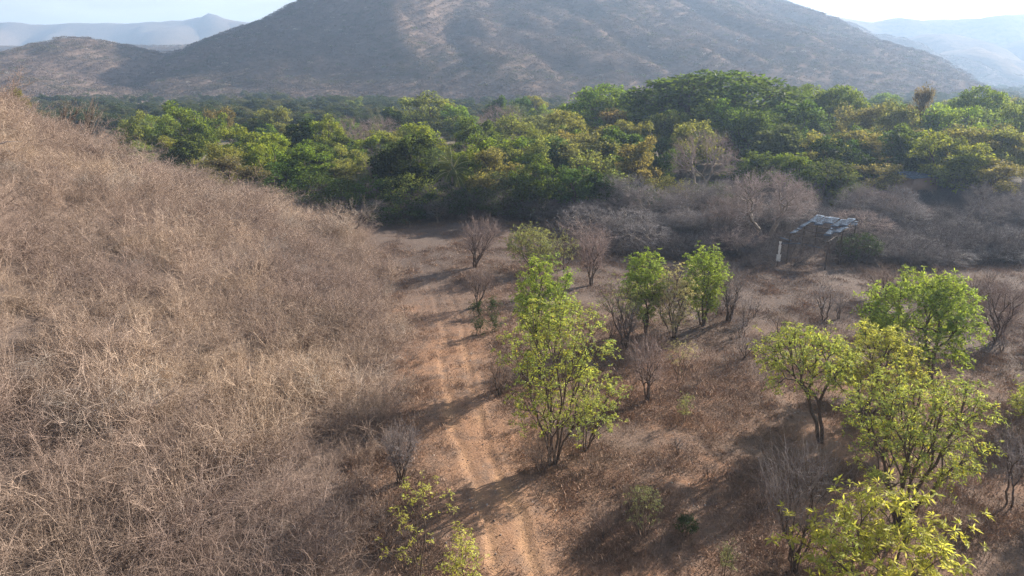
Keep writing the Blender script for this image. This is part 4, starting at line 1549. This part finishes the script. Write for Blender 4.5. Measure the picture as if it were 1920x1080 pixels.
bare_shrub('bare_shrub', 'leafless brown scrub around the foot of the central tree', 1015, 890, 820, (975, 1052), 915, stems=9, n_tip=160, mat=M_TWIGTAN, rt=0.006)
bare_shrub('bare_shrub', 'dark leafless bush at the thicket edge left of the track', 752, 905, 800, (716, 796), 916, stems=9, n_tip=260, rt=0.009)
bare_shrub('bare_shrub', 'silvery leafless shrub at the left foot of the central tree crown', 935, 742, 668, (912, 975), 917, stems=6, n_tip=160, mat=M_TWIGTAN, rt=0.008)
bare_shrub('bare_shrub', 'tangled leafless shrub with pale twigs behind the small greenish shrub', 1180, 962, 905, (1150, 1215), 918, stems=7, n_tip=110, mat=M_TWIGTAN, rt=0.005)
bare_shrub('dead_tree', 'pale dead tree with upright white branches at the top of the left hill, left one', 140, 232, 180, (118, 168), 920, stems=4, n_tip=50, mat=M_BARKPALE, rt=0.03, extra=1, Y=86, cat='dead tree', lowz=0.6)
bare_shrub('dead_tree', 'pale dead tree with upright white branches at the top of the left hill, right one', 182, 232, 184, (162, 204), 921, stems=6, n_tip=60, mat=M_BARKPALE, rt=0.03, extra=1, Y=88, cat='dead tree', lowz=0.6)
bare_shrub('dead_tree', 'dark bare branching tree cut by the left edge on the hillside', -8, 330, 262, (-60, 52), 922, stems=2, n_tip=60, rt=0.022, extra=2, Y=52, cat='dead tree')
bare_shrub('dead_tree', 'sprawling pale dead tree at the lower end of the thicket edge by the clearing', 655, 425, 372, (575, 740), 923, stems=5, n_tip=120, mat=M_BARKPALE, rt=0.016, extra=3, Y=84, cat='dead tree')

r_ = np.random.default_rng(41)
for k in range(26):
    px, py = r_.uniform(1120, 1915), r_.uniform(520, 700)
    if 1600 < px < 1840 and py > 560:
        continue
    hpx = r_.uniform(22, 50) * (0.6 + (py - 500) / 400)
    bare_shrub('bare_shrub', where_label('low leafless shrub', px, py), px, py, py - hpx, (px - hpx * 0.6, px + hpx * 0.6),
               950 + k, stems=5, n_tip=70, mat=[M_TWIG, M_TWIGPINK, M_TWIGTAN][k % 3], rt=0.008, extra=3, group='low bare shrubs on the open ground')
PLANTS = ['dead tuft at the left edge of the far clearing', 'dead tuft at the thicket edge left of the far track', 'dead tuft nearest the dark end of the clearing',
          'dead tuft left of the narrow tree behind the central tree', 'dead tuft left of the stems of the central tree', 'dead tuft in front of the foot of the central tree',
          'dead tuft right of the foot of the smaller slanting tree', 'dead tuft in the long shadow right of the tiny dead plant', 'dead tuft left of the fan shaped shrub crown',
          'dead tuft behind the slender young plant', 'dead tuft right of the largest green tree foot', 'dead tuft near the right edge behind the lower right tree',
          'dead tuft between the fan shaped shrub and the spreading tree', 'dead tuft left of the small greenish shrub at the bottom',
          'dead tuft between the tiny dead plant and the greenish shrub', 'dead tuft on the bare shadowed ground at the lower right corner']
for k in range(16):
    px, py = [(806, 470), (770, 505), (745, 452), (960, 600), (985, 800), (1010, 935), (1110, 880), (1330, 900), (1425, 955), (1310, 720),
              (1845, 760), (1880, 700), (1560, 900), (1130, 1010), (1250, 890), (1820, 990)][k]
    hpx = r_.uniform(16, 30) * (0.6 + (py - 450) / 500)
    bare_shrub('dry_plant', PLANTS[k], px, py, py - hpx, (px - hpx * 0.6, px + hpx * 0.6),
               990 + k, stems=6, n_tip=50, mat=M_TWIGTAN, rt=0.005, extra=3, group='small dead plant tufts', cat='plant')

for q, (a, b, w_) in enumerate([(31.5, 32.0, 'nearest'), (38.5, 41.0, 'middle'), (49.0, 53.0, 'farthest')]):
    src = bpy.data.objects['leafy_tree.%03d' % (9 + q % 2 - 2)]
    cp = src.copy()
    COL.objects.link(cp)
    cp.location = (a, b, tz(a, b))
    cp.rotation_euler = (0, 0, 2.0 + q)
    cp['label'] = 'leafy tree just beyond the right edge of the view, %s of three' % w_
    for ch in src.children:
        c2 = ch.copy()
        COL.objects.link(c2)
        c2.parent = cp

# ------------------------------------------------------------------ palm
def palm():
    r = np.random.default_rng(51)
    Yp = 99.5
    x = at(845, Yp, 5)
    zc = height_at(322, Yp)
    T_ = thing('palm_tree', 'single coconut palm with drooping fronds at the dark forest edge beyond the clearing', 'palm', (x, Yp, tz(x, Yp)))
    H = zc - tz(x, Yp)
    seg = []
    for k in range(10):
        seg.append([0.03 * k, 0, H * k / 10 - (0.1 if k == 0 else 0), 0.03 * (k + 1), 0, H * (k + 1) / 10, 0.2 - 0.006 * k, 0.21 - 0.006 * (k + 1)])
    v, f = tubes(np.array(seg), 8)
    obj('trunk', mesh_np('trunk', v, f, M_BARKPALE), T_)
    mf = leaf_material('palm_leaf', (0.15, 0.19, 0.06), 0.4, (1.3, 1.2, 0.5), 0.3)
    mr = wood_material('frond_rib', (0.50, 0.48, 0.22), (0.60, 0.56, 0.28), 3)
    for k in range(17):
        a = k * 2.4 + r.uniform(-0.2, 0.2)
        el = math.radians([78, 60, 42, 25, 8, -12][k % 6] + r.uniform(-5, 5))
        d = np.array([math.cos(a) * math.cos(el), math.sin(a) * math.cos(el), math.sin(el)])
        p = np.array([0.3, 0, H])
        L = r.uniform(3.2, 4.0)
        pts, n = [p.copy()], 14
        for i in range(n):
            d = unit(d + np.array([0, 0, -0.115]))
            p = p + d * L / n
            pts.append(p.copy())
        pts = np.array(pts)
        sg = [np.concatenate([pts[i], pts[i + 1], [0.04 * (1 - i / n) + 0.008, 0.04 * (1 - (i + 1) / n) + 0.008]]) for i in range(n)]
        v, f = tubes(np.array(sg), 4)
        rib = obj('frond', mesh_np('frond', v, f, mr), T_)
        t = np.linspace(0.12, 0.99, 46)
        fi = t * n
        i0 = np.minimum(fi.astype(int), n - 1)
        q = pts[i0] + (pts[i0 + 1] - pts[i0]) * (fi - i0)[:, None]
        dr = unit(pts[i0 + 1] - pts[i0])
        sd = unit(np.cross(dr, np.array([0, 0, 1.0]) + 0 * dr))
        LL = 0.85 * np.sin(np.clip(t * 0.9 + 0.12, 0, 1) * math.pi) ** 0.6 + 0.1
        vs, fs, off = [], [], 0
        for sgn in (1, -1):
            dd = sd * sgn * 0.8 + dr * 0.55 + np.array([0, 0, -0.5])
            v, f = leaves(q, dd + r.normal(size=dd.shape) * 0.06, np.array([0, 0, 1.0]) + 0 * dd, LL, np.full(len(t), 0.085), 0.1)
            vs.append(v)
            fs.append(f + off)
            off += len(v)
        obj('leaflets', mesh_np('leaflets', np.concatenate(vs), np.concatenate(fs), mf), rib)
    return T_


palm()

# ------------------------------------------------------------------ shelter, hut and loose roof sheets
def metal_material(name, a, b):
    m, n, l = new_mat(name)
    out = n.new('ShaderNodeOutputMaterial')
    f = noise(n, l, 2.2, 7, 0.75)
    c = mixcol(n, l, ramp(n, l, f, 0.42, 0.58), a, b)
    p = n.new('ShaderNodeBsdfPrincipled')
    p.inputs['Roughness'].default_value = 1.0
    p.inputs['Specular IOR Level'].default_value = 0.0
    l.new(c, p.inputs['Base Color'])
    l.new(p.outputs[0], out.inputs['Surface'])
    return m


M_TIN = metal_material('galvanised_sheet', (0.15, 0.20, 0.27), (0.055, 0.052, 0.058))
M_POST = wood_material('weathered_post', (0.07, 0.055, 0.045), (0.14, 0.11, 0.09), 5)
M_WHITE = wood_material('white_cloth', (0.72, 0.72, 0.70), (0.82, 0.82, 0.80), 5)
M_ADOBE = wood_material('mud_wall', (0.30, 0.20, 0.155), (0.38, 0.27, 0.21), 3)


def corrugated(w, L, seed, pitch=0.16, amp=0.028, th=0.006):
    """sheet in x (width, waves) and y (length)"""
    r = np.random.default_rng(seed)
    nw = int(w / pitch * 6)
    xs = np.linspace(0, w, nw + 1)
    ys = np.linspace(0, L, 7)
    X_, Y_ = np.meshgrid(xs, ys)
    sag = 0.05 * np.sin(Y_ / L * math.pi) * r.uniform(-1, 0.3) + 0.04 * (X_ / w - 0.5) * (Y_ / L) * r.uniform(-1, 1)
    Z_ = amp * np.sin(X_ / pitch * 2 * math.pi) + sag
    top = np.stack([X_.ravel(), Y_.ravel(), Z_.ravel()], 1)
    bot = top - [0, 0, th]
    nx_, ny_ = len(xs), len(ys)
    i_, j_ = np.meshgrid(np.arange(nx_ - 1), np.arange(ny_ - 1))
    a = (j_ * nx_ + i_).ravel()
    f1 = np.stack([a, a + 1, a + nx_ + 1, a + nx_], 1)
    n0 = len(top)
    f2 = f1[:, ::-1] + n0
    e = []
    for i in range(nx_ - 1):
        e.append([i, i + n0, i + 1 + n0, i + 1])
        k = (ny_ - 1) * nx_ + i
        e.append([k, k + 1, k + 1 + n0, k + n0])
    for j in range(ny_ - 1):
        k = j * nx_
        e.append([k, k + nx_, k + nx_ + n0, k + n0])
        k = j * nx_ + nx_ - 1
        e.append([k, k + n0, k + nx_ + n0, k + nx_])
    return mesh_np('roof_sheet', np.concatenate([top, bot]), np.concatenate([f1, f2, np.array(e)]), M_TIN)


def box_mesh(name, sx, sy, sz, mat, bevel=0.0, seed=0):
    r = np.random.default_rng(seed)
    v = np.array([(x, y, z) for z in (0, 1) for y in (-.5, .5) for x in (-.5, .5)], float) * [sx, sy, sz]
    v = v + r.normal(size=v.shape) * bevel
    f = np.array([[0, 2, 3, 1], [4, 5, 7, 6], [0, 1, 5, 4], [2, 6, 7, 3], [0, 4, 6, 2], [1, 3, 7, 5]])
    return mesh_np(name, v, f, mat)


def pole(name, p, q, r0, parent, sides=6):
    p, q = np.array(p, float), np.array(q, float)
    m_ = (p + q) / 2 + np.array([0.03, 0.02, 0])
    v, f = tubes(np.array([np.concatenate([p, m_, [r0, r0 * 0.92]]), np.concatenate([m_, q, [r0 * 0.92, r0 * 0.85]])]), sides)
    return obj(name, mesh_np(name, v, f, M_POST), parent)


def shelter():
    x0, y0 = 30.4, 73.0
    zb = tz(x0 + 4, y0)
    ang = math.atan2(0.69, 0.72)
    T_ = thing('tin_shelter', 'collapsed open shelter with a partly missing corrugated metal roof on wooden posts', 'shelter', (x0, y0, zb), None, ang)
    # local x: along the long side (7 m, away), local -y: the short side (4 m, to the right and nearer)
    Lx, Ly = 7.0, 4.2

    def zr(s):
        return 3.35 + 0.14 * s
    for s, t in ((0, 0), (Lx / 2, 0), (Lx, 0), (0, -Ly), (Lx / 2, -Ly), (Lx, -Ly)):
        pole('post', (s, t, -0.2), (s + 0.05, t, zr(s) - 0.1), 0.075, T_)
    for t in (0, -Ly):
        pole('beam', (-0.3, t, zr(-0.3) - 0.12), (Lx + 0.3, t, zr(Lx + 0.3) - 0.12), 0.055, T_)
    for s in (0.1, 1.8, 3.5, 5.2, 6.9):
        pole('rafter', (s, 0.25, zr(s) - 0.02), (s, -Ly - 0.25, zr(s) - 0.02), 0.04, T_)
    pole('brace', (0.6, 0.0, 0.1), (2.4, 0.0, 2.3), 0.05, T_)
    slope = math.atan(0.14)
    sheets = [(4.4, 0.15, 2.9, 0.9, 0.02, 0.05), (3.9, -0.75, 3.2, 0.9, -0.03, -0.03), (4.7, -1.6, 2.5, 0.9, 0.05, 0.06), (4.2, -2.45, 2.9, 0.85, -0.04, -0.05),
              (4.5, -3.3, 3.0, 0.8, 0.06, 0.04), (0.25, 0.2, 2.3, 0.42, -0.08, 0.02), (2.5, 0.25, 2.2, 0.5, -0.05, -0.04),
              (1.3, -3.0, 2.9, 0.75, -0.10, 0.10), (2.3, -3.55, 2.4, 0.7, 0.0, -0.06), (5.9, -4.0, 1.4, 0.6, -0.15, 0.2)]
    for k, (s, t, L, w, dz, yaw) in enumerate(sheets):
        o_ = obj('roof_sheet', corrugated(w, L, 60 + k), T_)
        # sheet local y (length) lies along the shelter's x, its width towards -y
        o_.rotation_euler = (slope + 0.02 * math.sin(k * 2.3), 0.035 * math.sin(k * 3.7 + 1), -math.pi / 2 + yaw)
        o_.location = (s, t, zr(s) + 0.07 + 0.012 * (k % 3) + dz)
    for k, (s, t, z, L, w, rx, yaw) in enumerate([(0.1, -1.2, 2.45, 2.2, 0.8, -0.10, 1.9), (0.9, -3.2, 2.15, 1.6, 0.8, 0.22, 2.3), (0.4, 0.1, 2.5, 1.6, 0.35, 0.02, 1.3)]):
        o_ = obj('roof_sheet', corrugated(w, L, 80 + k), T_)
        o_.rotation_euler = (rx, 0.12, -math.pi / 2 + yaw)
        o_.location = (s, t, z)
    # post with white rags, standing free at the left front
    B = G(1457, 500)
    pz = height_at(452, B[1]) - B[2]
    P_ = thing('post', 'leaning wooden post with white rags, left of the tin roofed shelter', 'post', tuple(B))
    pole('shaft', (0, 0, -0.2), (0.02, 0, pz), 0.06, P_)
    R_ = thing('rag', 'white rags tied down the post left of the tin roofed shelter', 'rag', (B[0], B[1] - 0.09, B[2]))
    r = np.random.default_rng(91)
    z = pz
    k = 0
    while z > pz - 2.0:
        hh = r.uniform(0.16, 0.32)
        n = 6
        ww = r.uniform(0.08, 0.17) if z > pz - 1.45 else r.uniform(0.26, 0.34)
        g = []
        for j in range(n + 1):
            for i in range(5):
                g.append([(i / 4 - 0.5) * ww * 2 * (1 - 0.3 * j / n), -0.03 - 0.03 * math.sin(i * 2.1 + j), z - hh * j / n + 0.02 * math.sin(i * 1.7)])
        g = np.array(g)
        f = np.array([[j * 5 + i, j * 5 + i + 1, (j + 1) * 5 + i + 1, (j + 1) * 5 + i] for j in range(n) for i in range(4)])
        v = np.concatenate([g, g + [0, 0.012, 0]])
        f = np.concatenate([f, f[:, ::-1] + len(g)])
        obj('strip', mesh_np('strip', v, f, M_WHITE), R_)
        z -= hh * 0.85
        k += 1
    return T_


shelter()


def hut():
    Yh = 113.0
    x = at(1718, Yh, 4)
    zb = tz(x, Yh)
    zr = height_at(328, Yh) - zb
    T_ = thing('hut', 'small mud walled hut with a pale sheet roof half hidden in trees at right', 'hut', (x, Yh, zb), None, 0.25)
    w, d = 5.0, 4.0
    for nm, sx, sy, px_, py_ in (('wall', w, 0.25, 0, -d / 2), ('wall', w, 0.25, 0, d / 2), ('wall', 0.25, d - 0.26, -w / 2 + 0.125, 0), ('wall', 0.25, d - 0.26, w / 2 - 0.125, 0)):
        o_ = obj(nm, box_mesh('wall', sx, sy, zr - 0.25, M_ADOBE, 0.01, 3), T_)
        o_.location = (px_, py_, 0)
    for k, (s, ry) in enumerate(((-2.9, -0.10), (-1.45, -0.05), (0.0, 0.06), (1.4, 0.12))):
        o_ = obj('roof_sheet', corrugated(1.5, 5.0, 95 + k), T_)
        o_.location = (s, -2.5, zr - 0.1 + 0.02 * k - 0.05 * abs(s))
        o_.rotation_euler = (0.07, ry, 0)
    o_ = obj('door', box_mesh('door', 0.9, 0.06, 1.9, M_POST, 0.003, 4), T_)
    o_.location = (-0.9, -d / 2 - 0.16, 0.02)
    return T_


hut()


def lean_to():
    Yh = 88.0
    x = at(1893, Yh, 3)
    zb = tz(x, Yh)
    zr = height_at(424, Yh) - zb
    T_ = thing('lean_to', 'faint bluish metal roof of a low lean-to in the haze at the right edge', 'lean-to', (x, Yh, zb), None, 0.3)
    for sx in (-1.6, 1.6):
        for sy in (-1.2, 1.2):
            pole('post', (sx, sy, -0.2), (sx, sy, zr - 0.08 + 0.1 * sy), 0.06, T_)
    for k in range(4):
        o_ = obj('roof_sheet', corrugated(0.92, 3.2, 110 + k), T_)
        o_.location = (-1.85 + k * 0.92, -1.6, zr - 0.13 + 0.01 * (k % 2))
        o_.rotation_euler = (0.1, 0, 0)
    return T_


lean_to()
